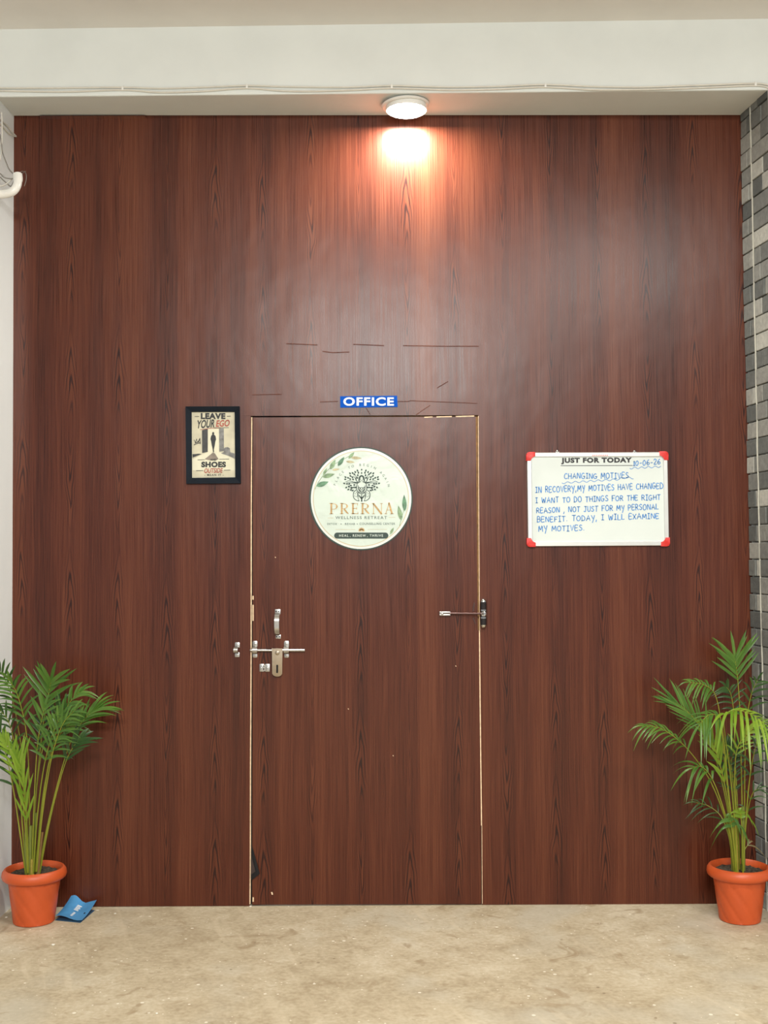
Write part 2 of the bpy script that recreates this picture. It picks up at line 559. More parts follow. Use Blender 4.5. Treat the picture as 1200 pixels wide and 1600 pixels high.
# creases in the film
def crease(bm, pts, w=1.5, h=0.00025):
    for (x0, y0), (x1, y1) in zip(pts[:-1], pts[1:]):
        a, b = P(x0, y0, 0.0012), P(x1, y1, 0.0012)
        t = (b - a).normalized()
        n = Vector((-t.z, 0, t.x)) * (w * 0.5 / 382)
        vs = [bm.verts.new(p) for p in (a + n, a - n, a + Vector((0, -h, 0)), b + n, b - n, b + Vector((0, -h, 0)))]
        bm.faces.new((vs[0], vs[2], vs[5], vs[3])); bm.faces.new((vs[2], vs[1], vs[4], vs[5]))
        bm.faces.new((vs[0], vs[1], vs[2])); bm.faces.new((vs[3], vs[5], vs[4])); bm.faces.new((vs[0], vs[3], vs[4], vs[1]))
for pts in ([(447, 537), (472, 538), (496, 539)], [(504, 549), (520, 551), (546, 550)], [(552, 538), (600, 540)],
            [(630, 540), (690, 541), (748, 541)],
            [(572, 637), (579, 648)], [(672, 633), (660, 641), (650, 648)], [(394, 617), (440, 616)], [(640, 626), (745, 630)],
            [(683, 606), (700, 596)], [(500, 628), (528, 627)], [(600, 628), (640, 627)]):
    crease(bm, pts)
struct('wall_front', bm, [M['wood'], M['raw_ply']], 'dark mahogany wood-grain film covering the partition wall')

# the door frame seen through the gaps, near black where they lie in shade
bm = BM()
def fr(bm, q, mi, y=0.020): sheet(bm, [Vector((p.x, y, p.z)) for p in Pq(*q)], 0.045, 0, mi)
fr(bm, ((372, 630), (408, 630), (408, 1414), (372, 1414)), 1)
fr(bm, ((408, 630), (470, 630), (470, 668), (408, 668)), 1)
fr(bm, ((470, 630), (730, 630), (730, 668), (470, 668)), 0)
fr(bm, ((730, 630), (772, 630), (772, 990), (730, 990)), 0)
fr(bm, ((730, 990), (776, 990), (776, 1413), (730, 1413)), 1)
struct('trim_1', bm, [M['tan_wood'], M['dark_gap']], 'tan wooden door frame behind the gaps around the door')

# ceiling beam, ceiling
sofL0, sofR0 = P(24, 183.5, 0.0), P(1155, 180.5, 0.0)
sofL1, sofR1 = P(24, 151.0, D_L), P(1180, 140.5, D_R)
topL1, topR1 = P(24, 45.5, D_L), P(1180, 29.5, D_R)
def ext(a, b, x): return a + (b - a) * ((x - a.x) / (b.x - a.x))
bm = BM()
XL, XR = -4.5, 4.5
hexa(bm, [ext(sofL1, sofR1, XL), ext(sofL1, sofR1, XR), ext(topL1, topR1, XR) + Vector((0, 0, 0.01)), ext(topL1, topR1, XL) + Vector((0, 0, 0.01)),
          ext(sofL0, sofR0, XL) + Vector((0, 0.2, 0)), ext(sofL0, sofR0, XR) + Vector((0, 0.2, 0)),
          ext(topL1, topR1, XR) + Vector((0, 0.5, 0.01)), ext(topL1, topR1, XL) + Vector((0, 0.5, 0.01))])
bmesh.ops.bevel(bm, geom=[e for e in bm.edges if abs(e.verts[0].co.z - e.verts[1].co.z) < 0.2 and e.verts[0].co.y < -0.1 and e.verts[1].co.y < -0.1 and max(v.co.z for v in e.verts) < 3.4],
                offset=0.006, segments=2, profile=0.5, affect='EDGES')
struct('ceiling_beam', bm, M['white_paint'], 'cream painted beam above the panelled wall')
bm = BM()
cl, cr_ = ext(topL1, topR1, XL), ext(topL1, topR1, XR)
hexa(bm, [Vector((XL, -9, cl.z)), Vector((XR, -9, cr_.z)), Vector((XR, -9, cr_.z + 0.15)), Vector((XL, -9, cl.z + 0.15)),
          Vector((XL, 0.5, cl.z)), Vector((XR, 0.5, cr_.z)), Vector((XR, 0.5, cr_.z + 0.15)), Vector((XL, 0.5, cl.z + 0.15))])
struct('ceiling', bm, M['ceiling'], 'cream ceiling in front of the beam')

# left pillar
lt, lb = P(24, 182.5, 0), P(20, 1417, 0)
bm = BM()
def lx(z): return lb.x + (lt.x - lb.x) * (z / lt.z)
z1 = lt.z
hexa(bm, [Vector((XL, -D_L, 0)), Vector((lx(0) - 0.010, -D_L, 0)), Vector((lx(z1) - 0.010, -D_L, z1 + 0.02)), Vector((XL, -D_L, z1 + 0.02)),
          Vector((XL, 0.3, 0)), Vector((lx(0), 0.3, 0)), Vector((lx(z1), 0.3, z1 + 0.02)), Vector((XL, 0.3, z1 + 0.02))])
struct('wall_left', bm, M['pillar'], 'white painted pillar at the left of the panelled wall')

# right pillar with stone tiles
rt, rb = P(1155, 182, 0), P(1181, 1412.5, 0)
def rx(z): return rb.x + (rt.x - rb.x) * (z / rt.z)
FL = 0.030                                   # the return opens slightly towards the front
zt = rt.z
bm = BM()
hexa(bm, [Vector((rx(0) + 0.008 + FL, -D_R + 0.006, 0)), Vector((XR, -D_R + 0.006, 0)), Vector((XR, -D_R + 0.006, zt + 0.02)), Vector((rx(zt) + 0.008 + FL, -D_R + 0.006, zt + 0.02)),
          Vector((rx(0) + 0.008, 0.3, 0)), Vector((XR, 0.3, 0)), Vector((XR, 0.3, zt + 0.02)), Vector((rx(zt) + 0.008, 0.3, zt + 0.02))], 1)
rng = random.Random(11)
ch = 0.0695
def tile(bm, a, b, z0, z1, face):
    """one stone block; a..b runs along the return depth (face 'x') or along the front (face 'y')"""
    g = 0.0022
    o = rng.uniform(0.000, 0.005)
    z0 += g; z1 -= g; a += g; b -= g
    fl = lambda y: FL * (y / D_R)
    if face == 'x':
        f = []
        for (yy, zz) in ((a, z0), (b, z0), (b, z1), (a, z1)):
            f.append(Vector((rx(zz) + fl(yy) + 0.004 - o + rng.uniform(-.001, .001), -yy, zz)))
        bk = [p + Vector((0.012, 0, 0)) for p in f]
    else:
        f = [Vector((xx, -D_R - o, zz)) for (xx, zz) in ((a, z0), (b, z0), (b, z1), (a, z1))]
        bk = [p + Vector((0, 0.014, 0)) for p in f]
    b2 = BM()
    hexa(b2, f + bk)
    bmesh.ops.recalc_face_normals(b2, faces=b2.faces[:])
    bmesh.ops.bevel(b2, geom=b2.edges[:], offset=0.003, segments=2, profile=0.5, affect='EDGES')
    vm = {v: bm.verts.new(v.co) for v in b2.verts}
    for fc in b2.faces: bm.faces.new([vm[v] for v in fc.verts]).material_index = 0
    b2.free()
nz = int(zt / ch) + 1
for i in range(nz):
    z0 = i * ch
    z1_ = min(z0 + ch, zt + 0.01)
    if z1_ - z0 < 0.012: continue
    if i % 2 == 0: tile(bm, 0.0, 0.098, z0, z1_, 'x')
    else:
        k = rng.uniform(0.060, 0.078)
        tile(bm, 0.0, k, z0, z1_, 'x'); tile(bm, k, 0.098, z0, z1_, 'x')
    if rng.random() < 0.45: tile(bm, 0.104, D_R - 0.006, z0, z1_, 'x')
    else:
        k = rng.uniform(0.16, 0.21)
        tile(bm, 0.104, k, z0, z1_, 'x'); tile(bm, k, D_R - 0.006, z0, z1_, 'x')
    x = rx(z0) + FL + 0.012
    while x < rx(0) + 0.75:
        w = rng.choice((0.08, 0.15, 0.2))
        tile(bm, x, x + w, z0, z1_, 'y')
        x += w
# pale vertical joint and corner bead
for (yy, w, pr) in ((0.101, 0.0035, 0.0035), (D_R - 0.001, 0.0045, 0.003)):
    pts = []
    for k in range(41):
        zz = zt * k / 40
        pts.append(Vector((rx(zz) + FL * yy / D_R + 0.003 + rng.uniform(-.001, .001), -yy + rng.uniform(-.0015, .0015), zz)))
    tube(bm, pts, w, 6, 1)
struct('wall_right', bm, [M['stone'], M['grout']], 'grey stone tiled pillar at the right of the panelled wall')

# ------------------------------------------------------------------ the door and its fittings
def frame_at(cx, cy, d=0.0):
    """origin and tilt of a flat thing lying on the panel, and metres per pixel there"""
    o = P(cx, cy, d)
    a, b = P(cx - 40, cy, d), P(cx + 40, cy, d)
    return o, atan2(-(b.z - a.z), b.x - a.x), (b - a).length / 80.0


class Decal:
    """pixel coordinates of the photo on the face of one flat thing"""
    def __init__(self, cx, cy, d=0.0, zoom=None):
        self.cx, self.cy = cx, cy
        self.o, self.a, self.s = frame_at(cx, cy, d)
        self.zoom = zoom

    def L(self, p):
        x, y = p
        if self.zoom:
            x, y = self.zoom[0] + x / self.zoom[2], self.zoom[1] + y / self.zoom[2]
        return ((x - self.cx) * self.s, (self.cy - y) * self.s)

    def px(self, w):
        return w * self.s / (self.zoom[2] if self.zoom else 1.0)


def poly(bm, D, pts, w, mi=0):
    v = []
    for p in pts:
        u = D.L(p)
        v.append(bm.verts.new((u[0], -w, u[1])))
    f = bm.faces.new(v)
    f.normal_update()
    if f.normal.y > 0: f.normal_flip()
    f.material_index = mi


def plate(bm, D, pts, w0, w1, mi=0, bevel=0.0):
    loc = [D.L(p) for p in pts]
    a = [bm.verts.new((u, -w1, v)) for u, v in loc]
    b = [bm.verts.new((u, -w0, v)) for u, v in loc]
    n = len(loc)
    fs = [bm.faces.new(a), bm.faces.new(b[::-1])]
    for i in range(n): fs.append(bm.faces.new((a[i], a[(i + 1) % n], b[(i + 1) % n], b[i])))
    for f in fs: f.material_index = mi
    if bevel:
        es = list({e for f in fs[:1] for e in f.edges})
        bmesh.ops.bevel(bm, geom=es, offset=bevel, segments=2, profile=0.5, affect='EDGES')


def rbn(bm, D, pts, width, w, mi=0, closed=False, smooth=0):
    """flat painted stroke"""
    q = [Vector(p) for p in pts]
    if smooth: q = catmull(q, smooth)
    n = len(q)
    ws = width if isinstance(width, (list, tuple)) else None
    L, R = [], []
    for i in range(n):
        a = q[(i - 1) % n] if closed or i > 0 else q[i]
        b = q[(i + 1) % n] if closed or i < n - 1 else q[i]
        t = b - a
        if t.length < 1e-9: t = Vector((1, 0))
        t.normalize()
        nrm = Vector((-t.y, t.x))
        if ws:
            k = i / (n - 1) * (len(ws) - 1)
            k0 = min(int(k), len(ws) - 2)
            hw = (ws[k0] * (1 - k + k0) + ws[k0 + 1] * (k - k0)) / 2
        else: hw = width / 2
        if 0 < i < n - 1 or closed:
            t1 = (q[i] - q[(i - 1) % n]); t2 = (q[(i + 1) % n] - q[i])
            if t1.length > 1e-9 and t2.length > 1e-9:
                c = t1.normalized().dot(t2.normalized())
                hw = hw / max(0.55, sqrt(max(0.0, (1 + c) / 2)))
        if not closed and not ws:
            e = t * (width * 0.25)
            if i == 0: q0 = q[i] - e
            elif i == n - 1: q0 = q[i] + e
            else: q0 = q[i]
        else: q0 = q[i]
        l, r = D.L(q0 + nrm * hw), D.L(q0 - nrm * hw)
        L.append(bm.verts.new((l[0], -w, l[1]))); R.append(bm.verts.new((r[0], -w, r[1])))
    for i in range(n if closed else n - 1):
        j = (i + 1) % n
        try:
            f = bm.faces.new((L[i], L[j], R[j], R[i]))
        except ValueError:
            continue
        f.normal_update()
        if f.normal.y > 0: f.normal_flip()
        f.material_index = mi


def ell(cx, cy, rx_, ry_, ang=0.0, n=16):
    c, s = cos(ang), sin(ang)
    return [(cx + rx_ * cos(t) * c - ry_ * sin(t) * s, cy + rx_ * cos(t) * s + ry_ * sin(t) * c) for t in (2 * pi * k / n for k in range(n))]


def leafshape(x, y, ang, ln, wd):
    """pointed leaf; ang in degrees, counted upwards in the picture"""
    a = radians(-ang)
    pts = []
    for k in range(9):
        t = k / 8
        pts.append((t, sin(pi * t ** 0.8) * 0.5))
    pts += [(p[0], -p[1]) for p in pts[-2:0:-1]]
    return [(x + (p[0] - .5) * ln * cos(a) - p[1] * wd * sin(a), y + (p[0] - .5) * ln * sin(a) + p[1] * wd * cos(a)) for p in pts]


_FONT_CACHE = {}
def text_outline(s, bold=0.0, space=1.0, shear=0.0):
    key = (s, bold, space, shear)
    if key not in _FONT_CACHE:
        cu = bpy.data.curves.new('lettering', 'FONT')
        cu.body = s
        cu.offset = bold
        cu.space_character = space
        cu.shear = shear
        cu.fill_mode = 'FRONT'
        cu.resolution_u = 4
        o = bpy.data.objects.new('lettering', cu)
        C.objects.link(o)
        bpy.context.view_layer.update()
        me = bpy.data.meshes.new_from_object(o)
        vs = [tuple(v.co[:2]) for v in me.vertices]
        fs = [tuple(p.vertices) for p in me.polygons]
        bpy.data.objects.remove(o); bpy.data.curves.remove(cu); bpy.data.meshes.remove(me)
        _FONT_CACHE[key] = (vs, fs)
    return _FONT_CACHE[key]


def text(bm, D, s, x0, x1, top, bot, w, bold=0.0, space=1.0, shear=0.0, tilt=0.0, mi=0):
    """lettering filling the given pixel box; tilt = rise in pixels over its length"""
    vs, fs = text_outline(s, bold, space, shear)
    ax, bx = min(v[0] for v in vs), max(v[0] for v in vs)
    ay, by = min(v[1] for v in vs), max(v[1] for v in vs)
    out = []
    for v in vs:
        t = (v[0] - ax) / (bx - ax)
        px = x0 + t * (x1 - x0)
        py = bot + (v[1] - ay) / (by - ay) * (top - bot) - tilt * t
        u = D.L((px, py))
        out.append(bm.verts.new((u[0], -w, u[1])))
    for f in fs:
        try: fc = bm.faces.new([out[i] for i in f])
        except ValueError: continue
        fc.normal_update()
        if fc.normal.y > 0: fc.normal_flip()
        fc.material_index = mi


def glyph_at(bm, D, ch_, x, y, h, ang, w, bold=0.0, mi=0):
    vs, fs = text_outline(ch_, bold)
    ax, bx = min(v[0] for v in vs), max(v[0] for v in vs)
    k = h / 0.73
    out = []
    for v in vs:
        a, b = (v[0] - (ax + bx) / 2) * k, (v[1] - 0.36) * k
        px, py = x + a * cos(ang) + b * sin(ang), y + a * sin(ang) - b * cos(ang)
        u = D.L((px, py))
        out.append(bm.verts.new((u[0], -w, u[1])))
    for f in fs:
        try: fc = bm.faces.new([out[i] for i in f])
        except ValueError: continue
        fc.normal_update()
        if fc.normal.y > 0: fc.normal_flip()
        fc.material_index = mi


# door
bm = BM()
TL, TR, BR, BL = P(395.4, 652.2, 0.0), P(743.4, 651.0, 0.0), P(752.2, 1412.6, 0.0), P(394.0, 1413.6, 0.0)
door_o = Vector(((BL.x + BR.x) / 2, 0, 0))
ML, MR = P(395.0, 985, 0.0), P(746.6, 985, 0.0)
MR2 = P(749.0, 985, 0.0)
sheet(bm, [p - door_o for p in (TL, TR, MR, ML)], TH)
sheet(bm, [p - door_o for p in (ML, MR2, BR, BL)], TH)
def dstrip(pts, w, d=0.0010, mi=1):
    for (x0, y0), (x1, y1) in zip(pts[:-1], pts[1:]):
        sheet(bm, [p - door_o for p in (P(x0 - w / 2, y0, d), P(x0 + w / 2, y0, d), P(x1 + w / 2, y1, d), P(x1 - w / 2, y1, d))], 0.0012, 0, mi)
for a, b in ((931, 937), (945, 970)): dstrip([(395.4, a), (395.4, b)], 2.0)
dstrip([(395.6, 1402), (395.6, 1409)], 2.0)
dstrip([(424.6, 1394), (425.6, 1398)], 2.4)
dstrip([(690, 651.4), (742, 650.4)], 0.1)
for (a, b) in (((663, 651.2), (676, 650.6)), ((682, 650.6), (706, 650.0)), ((712, 650), (741, 649.2))):
    sheet(bm, [p - door_o for p in (P(a[0], a[1], .001), P(b[0], b[1], .001), P(b[0], b[1] + 1.7, .001), P(a[0], a[1] + 1.7, .001))], 0.0012, 0, 1)
for (x, y) in ((544, 1107), (430, 870), (712, 1040), (614, 1180)):
    dstrip([(x, y), (x + 0.6, y + 1.6)], 1.2)
door = obj('door_1', bm, [M['wood'], M['raw_ply']])
door.location = door_o
tag(door, 'wood-grain film covered door flush with the panelled wall', 'door', kind='structure')


def on_door(name, bm, mats, d, label=None, smooth=True, parent=None):
    """part of the door, built on a Decal face"""
    o = obj(name, bm, mats, parent or door, smooth, label)
    base = door_o if parent is None else Vector((0, 0, 0))
    if parent is None:
        o.location = d.o - base
        o.rotation_euler = (0, d.a, 0)
    return o


def rrect(x0, y0, x1, y1, r=0.0, n=4):
    if r <= 0: return [(x0, y0), (x1, y0), (x1, y1), (x0, y1)]
    pts = []
    for (cx, cy, a0) in ((x1 - r, y0 + r, -90), (x1 - r, y1 - r, 0), (x0 + r, y1 - r, 90), (x0 + r, y0 + r, 180)):
        for k in range(n + 1):
            a = radians(a0 + 90 * k / n)
            pts.append((cx + r * cos(a), cy + r * sin(a)))
    return pts


HZ = (340, 920, 7.5)                         # close-up frame used for the door fittings
# pull handle
D = Decal(433.5, 975, 0.0, HZ)
bm = BM()
plate(bm, D, rrect(672, 240, 737, 300, 6), 0.0, 0.0025, 0, 0.0006)
plate(bm, D, rrect(682, 536, 742, 584, 6), 0.0, 0.0025, 0, 0.0006)
grip = []
for k in range(17):
    t = k / 16
    x = 700 + 4 * t - 4 * sin(pi * t)
    y = 285 + (548 - 285) * t
    h = 0.002 + 0.021 * min(1.0, sin(pi * t) ** 0.5 * 1.1)
    grip.append((x, y, h))
prev = None
for (x, y, h) in grip:
    a, b = D.L((x - 28, y)), D.L((x + 28, y))
    ring = [bm.verts.new(p) for p in ((a[0], -h, a[1]), (b[0], -h, b[1]), (b[0], -h + 0.005, b[1]), (a[0], -h + 0.005, a[1]))]
    if prev:
        for i in range(4): bm.faces.new((prev[i], prev[(i + 1) % 4], ring[(i + 1) % 4], ring[i]))
    else: bm.faces.new(ring)
    prev = ring
bm.faces.new(prev[::-1])
ph = on_door('pull_handle', bm, M['steel'], D, 'silver bow-shaped pull handle above the sliding bolt')
bm = BM()
for (x, y) in ((686, 266), (718, 266), (694, 560), (726, 560)):
    poly(bm, D, ell(x, y, 8, 8), 0.0028)
obj('screw_hole', bm, M['hole'], ph)

# sliding bolt: two brackets, the rod, the hasp plate with a slot
D = Decal(434, 1016, 0.0, HZ)
sb = bpy.data.objects.new('sliding_bolt', None)
C.objects.link(sb)
sb.parent = door
sb.location = D.o - door_o
sb.rotation_euler = (0, D.a, 0)
sb['label'] = 'silver sliding bolt with a beige hasp plate'
for (x0, x1) in ((412, 468), (779, 837)):
    bm = BM()
    plate(bm, D, rrect(x0, 610, x1, 682, 16), 0.0, 0.003, 0, 0.0006)
    plate(bm, D, rrect(x0, 752, x1, 806, 14), 0.0, 0.003, 0, 0.0006)
    prev = None
    for k in range(9):
        a = pi * k / 8
        y = 718 - 46 * cos(a)
        h = 0.001 + 0.0185 * sin(a) ** 0.7
        p, q = D.L((x0, y)), D.L((x1, y))
        yi = 718 - 38 * cos(a)
        hi = max(0.0002, h - 0.0025)
        p2, q2 = D.L((x0, yi)), D.L((x1, yi))
        ring = [bm.verts.new(v) for v in ((p[0], -h, p[1]), (q[0], -h, q[1]), (q2[0], -hi, q2[1]), (p2[0], -hi, p2[1]))]
        if prev:
            for i in range(4): bm.faces.new((prev[i], prev[(i + 1) % 4], ring[(i + 1) % 4], ring[i]))
        else: bm.faces.new(ring)
        prev = ring
    bm.faces.new(prev[::-1])
    for y in (645, 778):
        c = D.L(((x0 + x1) / 2, y))
        lathe(bm, [(0.0032, -0.003), (0.0032, -0.0038), (0.0016, -0.0046)], 12, (c[0], 0, c[1]), 'Y')
    on_door('bolt_bracket', bm, M['steel'], D, parent=sb)
bm = BM()
a, b = D.L((382, 717)), D.L((1026, 719))
r_ = D.px(17)
tube(bm, [(a[0], -0.010, a[1]), (a[0] + 0.002, -0.010, a[1]), (b[0] - 0.002, -0.010, b[1]), (b[0], -0.010, b[1])], [r_ * .7, r_, r_, r_ * .8], 16)
on_door('bolt_rod', bm, M['steel'], D, parent=sb)
bm = BM()
pts = [(637, 690), (660, 698), (705, 692), (755, 698), (765, 690), (765, 745), (762, 985)]
pts += [(705 + 57 * cos(t), 985 + 38 * sin(t)) for t in (pi * k / 10 for k in range(0, 11))]
pts += [(645, 985), (643, 745)]
plate(bm, D, pts, 0.0145, 0.0185, 0, 0.0008)
c = D.L((705, 745))
lathe(bm, [(D.px(27), -0.018), (D.px(27), -0.0195), (D.px(20), -0.0212), (D.px(8), -0.0218)], 20, (c[0], 0, c[1]), 'Y')
l = D.L((705, 800)); 
rbn(bm, D, [(655, 800), (756, 800)], 6, 0.0189)
for (x, y, rr) in ((705, 960, 0.006),):                        # distance stud that carries the plate's end
    c = D.L((x, y)); lathe(bm, [(0.004, 0.0), (0.004, -0.0146)], 12, (c[0], 0, c[1]), 'Y')
hp = on_door('hasp_plate', bm, M['satin_steel'], D, 'beige satin hasp plate with a dark slot', parent=sb)
bm = BM()
poly(bm, D, rrect(693, 885, 715, 980, 6), 0.0190)
obj('slot', bm, M['hole'], hp)
# staple for the padlock
D = Decal(413, 1043, 0.0, HZ)
bm = BM()
plate(bm, D, rrect(492, 880, 545, 970, 6), 0.0, 0.0025, 0, 0.0006)
plate(bm, D, rrect(556, 880, 612, 970, 6), 0.0, 0.0025, 0, 0.0006)
tube(bm, [(D.L((540, y))[0] + (0.0012 * (y > 900)), -h, D.L((540, y))[1]) for (y, h) in ((905, 0.002), (908, 0.012), (925, 0.019), (942, 0.012), (945, 0.002))], 0.0022, 8)
box(bm, *sorted((D.L((536, 0))[0], D.L((566, 0))[0])), -0.010, -0.001, *sorted((D.L((0, 890))[1], D.L((0, 962))[1])))
for (x, y) in ((514, 928), (584, 925)):
    c = D.L((x, y)); lathe(bm, [(0.003, -0.0024), (0.003, -0.0034), (0.0015, -0.004)], 12, (c[0], 0, c[1]), 'Y')
on_door('lock_staple', bm, M['steel'], D, 'small silver staple beside the hasp plate')
# peeled film at the bottom corner
D = Decal(398, 1350, 0.0, (370, 1230, 8))
bm = BM()
f = [((182, 705), 0.001), ((292, 1068), 0.012), ((262, 1092), 0.014), ((178, 1160), 0.010)]
va = [bm.verts.new((D.L(p)[0], -h, D.L(p)[1])) for p, h in f]
vb = [bm.verts.new((D.L(p)[0], -h + 0.001, D.L(p)[1])) for p, h in f]
bm.faces.new(va); bm.faces.new(vb[::-1])
for i in range(4): bm.faces.new((va[i], va[(i + 1) % 4], vb[(i + 1) % 4], vb[i]))
g = [((184, 860), 0.0055), ((238, 1040), 0.0118), ((178, 1088), 0.0092)]
vs = [bm.verts.new((D.L(p)[0], -h - 0.0012, D.L(p)[1])) for p, h in g]
fc = bm.faces.new(vs); fc.material_index = 1
on_door('peeled_film_corner', bm, [M['hole'], M['film_back']], D, 'dark torn corner of film curling from the door edge', smooth=False)

# keeper on the wall
D = Decal(370, 1016, 0.0, HZ)
kp = thing('bolt_keeper', 'small silver saddle keeper screwed to the wall left of the sliding bolt', 'latch keeper', D.o, (0, D.a, 0))
bm = BM()
plate(bm, D, rrect(203, 628, 260, 690, 8), 0.0, 0.003, 0, 0.0006)
plate(bm, D, rrect(203, 744, 258, 800, 8), 0.0, 0.003, 0, 0.0006)
prev = None
for k in range(9):
    a = pi * k / 8
    y = 716 - 40 * cos(a)
    h = 0.001 + 0.018 * sin(a) ** 0.7
    sx = -12 * sin(a)
    p, q = D.L((203 + sx, y)), D.L((252 + sx, y))
    hi = max(0.0002, h - 0.0025)
    yi = 716 - 33 * cos(a)
    p2, q2 = D.L((203 + sx, yi)), D.L((252 + sx, yi))
    ring = [bm.verts.new(v) for v in ((p[0], -h, p[1]), (q[0], -h, q[1]), (q2[0], -hi, q2[1]), (p2[0], -hi, p2[1]))]
    if prev:
        for i in range(4): bm.faces.new((prev[i], prev[(i + 1) % 4], ring[(i + 1) % 4], ring[i]))
    else: bm.faces.new(ring)
    prev = ring
bm.faces.new(prev[::-1])
obj('saddle', bm, M['steel'], kp, True)
for y in (655, 774):
    bm = BM()
    c = D.L((230, y)); lathe(bm, [(0.0034, -0.003), (0.0034, -0.004), (0.0018, -0.005)], 14, (c[0], 0, c[1]), 'Y')
    obj('screw', bm, M['chrome'], kp, True)

# spring door closer
CZ = (660, 900, 8.57)
D = Decal(755, 958, 0.0, CZ)
dc = thing('spring_door_closer', 'dark spring door closer with chrome caps bridging the hinge gap', 'door closer', D.o, (0, D.a, 0))
def vcyl(bm, x, y0, y1, r, off=0.020, n=24, dome=0.0):
    c0, c1 = D.L((x, y1)), D.L((x, y0))
    prof = [(r, c0[1]), (r, c1[1])]
    lathe(bm, prof, n, (c0[0], -off, 0), 'Z')
R0 = D.px(43)
bm = BM(); vcyl(bm, 812, 345, 475, R0); vcyl(bm, 812, 535, 650, R0)
box(bm, D.L((790, 0))[0], D.L((850, 0))[0], -0.012, 0.0, D.L((0, 650))[1], D.L((0, 345))[1])
obj('spring_barrel', bm, M['black_metal'], dc, True)
for y0, y1 in ((447, 462), (547, 562)):
    bm = BM()
    vcyl(bm, 812, y0, y1, R0 * 1.03)
    obj('ring', bm, M['chrome'], dc, True)
bm = BM(); vcyl(bm, 812, 470, 540, R0 * 0.75)
c = D.L((812, 500))
lathe(bm, [(D.px(30), -0.030), (D.px(30), -0.0335), (D.px(22), -0.0345), (D.px(22), -0.031)], 20, (c[0], 0, c[1]), 'Y')
obj('arm_hub', bm, M['chrome'], dc, True)
for (y, sgn) in ((345, 1), (650, -1)):
    bm = BM()
    cz_ = D.L((0, y))[1]
    prof = [(R0 * 0.96 * cos(t), cz_ + sgn * D.px(44) * sin(t)) for t in (pi / 2 * k / 7 for k in range(8))]
    prof[-1] = (0.0006, prof[-1][1])
    lathe(bm, prof, 24, (D.L((812, 0))[0], -0.020, 0), 'Z')
    obj('end_cap', bm, M['chrome'], dc, True)
bm = BM()
a, b = D.L((812, 500)), D.L((350, 500))
tube(bm, [(a[0], -0.030, a[1]), (b[0], -0.012, b[1])], 0.0042, 12)
obj('arm', bm, M['brown_metal'], dc, True)
bm = BM()
for y0, y1 in ((474, 497), (508, 530)):
    plate(bm, D, rrect(228, y0, 372, y1, 5), 0.008, 0.0155, 0, 0.0008)
plate(bm, D, rrect(228, 474, 262, 530, 4), 0.0, 0.010, 0, 0.0008)
c = D.L((262, 506)); lathe(bm, [(D.px(16), -0.015), (D.px(16), -0.018), (D.px(9), -0.019)], 14, (c[0], 0, c[1]), 'Y')
obj('roller_fork', bm, M['steel'], dc, True)
bm = BM()
plate(bm, D, [(700, 352), (708, 380), (694, 420), (690, 475), (672, 475), (676, 410), (690, 352)], 0.0, 0.003)
obj('hinge_leaf', bm, M['brown_metal'], dc, False)
bm = BM()
plate(bm, D, [(690, 560), (700, 590), (716, 632), (705, 648), (694, 612), (672, 570)], 0.0, 0.003)
obj('hinge_leaf', bm, M['brown_metal'], dc, False)

# ------------------------------------------------------------------ office sign
D = Decal(576, 627.5, 0.0025)
sg = thing('office_sign', 'small blue sign reading OFFICE above the door', 'sign', P(576, 627.5, 0.0012), (0, D.a, 0))
bm = BM()
plate(bm, D, [(531.5, 619.2), (620.5, 618.4), (621.3, 636.0), (531.8, 637.0)], 0.0, 0.002)
obj('panel', bm, M['sign_blue'], sg)
bm = BM()
text(bm, D, 'OFFICE', 536.5, 615.5, 620.8, 634.2, 0.0026, 0.030, 1.12)
obj('lettering', bm, M['print_white'], sg)

# ------------------------------------------------------------------ framed poster
PZ = (270, 610, 8.0)
D = Decal(333, 695.5, 0.0, PZ)
po = thing('framed_poster', 'black framed poster reading leave your ego and shoes outside', 'poster', D.o, (0, D.a, 0))
bm = BM()
outer = [(163, 205), (836, 203), (856, 1165), (180, 1170)]
inner = [(236, 270), (775, 270), (787, 1090), (246, 1096)]
def fl_(p, w): u = D.L(p); return (u[0], -w, u[1])
ring = [[bm.verts.new(fl_(p, w)) for p in pts] for pts, w in ((outer, 0.0), (outer, 0.016), (inner, 0.012), (inner, 0.003))]
for a, b in zip(ring[:-1], ring[1:]):
    for i in range(4): bm.faces.new((a[i], a[(i + 1) % 4], b[(i + 1) % 4], b[i]))
bm.faces.new(ring[0][::-1])
obj('frame', bm, M['navy_frame'], po)
bm = BM()
poly(bm, D, [(225, 260), (785, 260), (797, 1100), (236, 1106)], 0.004, 0)
W1, W2, W3 = 0.0046, 0.0050, 0.0054
pr = obj('print', bm, M['paper'], po)
bm = BM()
poly(bm, D, [(440, 480), (580, 480), (580, 775), (440, 770)], W1, 0)
poly(bm, D, [(440, 772), (600, 776), (780, 865), (783, 1000), (250, 1000), (248, 862)], W1, 0)
obj('lit_doorway', bm, M['paper_light'], pr)
bm = BM()
poly(bm, D, [(366, 500), (438, 478), (440, 770), (370, 785)], W2, 0)
poly(bm, D, [(248, 800), (330, 792), (365, 798), (250, 842)], W2, 0)
obj('dark_door', bm, M['print_dark'], pr)
bm = BM()
poly(bm, D, [(578, 478), (638, 474), (642, 760), (584, 768)], W2, 0)
poly(bm, D, [(605, 790), (640, 770), (636, 735), (655, 715), (690, 710), (715, 725), (722, 775), (775, 790), (780, 855), (700, 820)], W2 - 0.0002, 0)
obj('rock_and_jamb', bm, M['print_grey'], pr)
bm = BM()
poly(bm, D, [(508, 775), (530, 790), (575, 860), (540, 878), (470, 876), (400, 862)], W2, 0)
obj('cast_shadow', bm, M['print_shadow'], pr)
bm = BM()
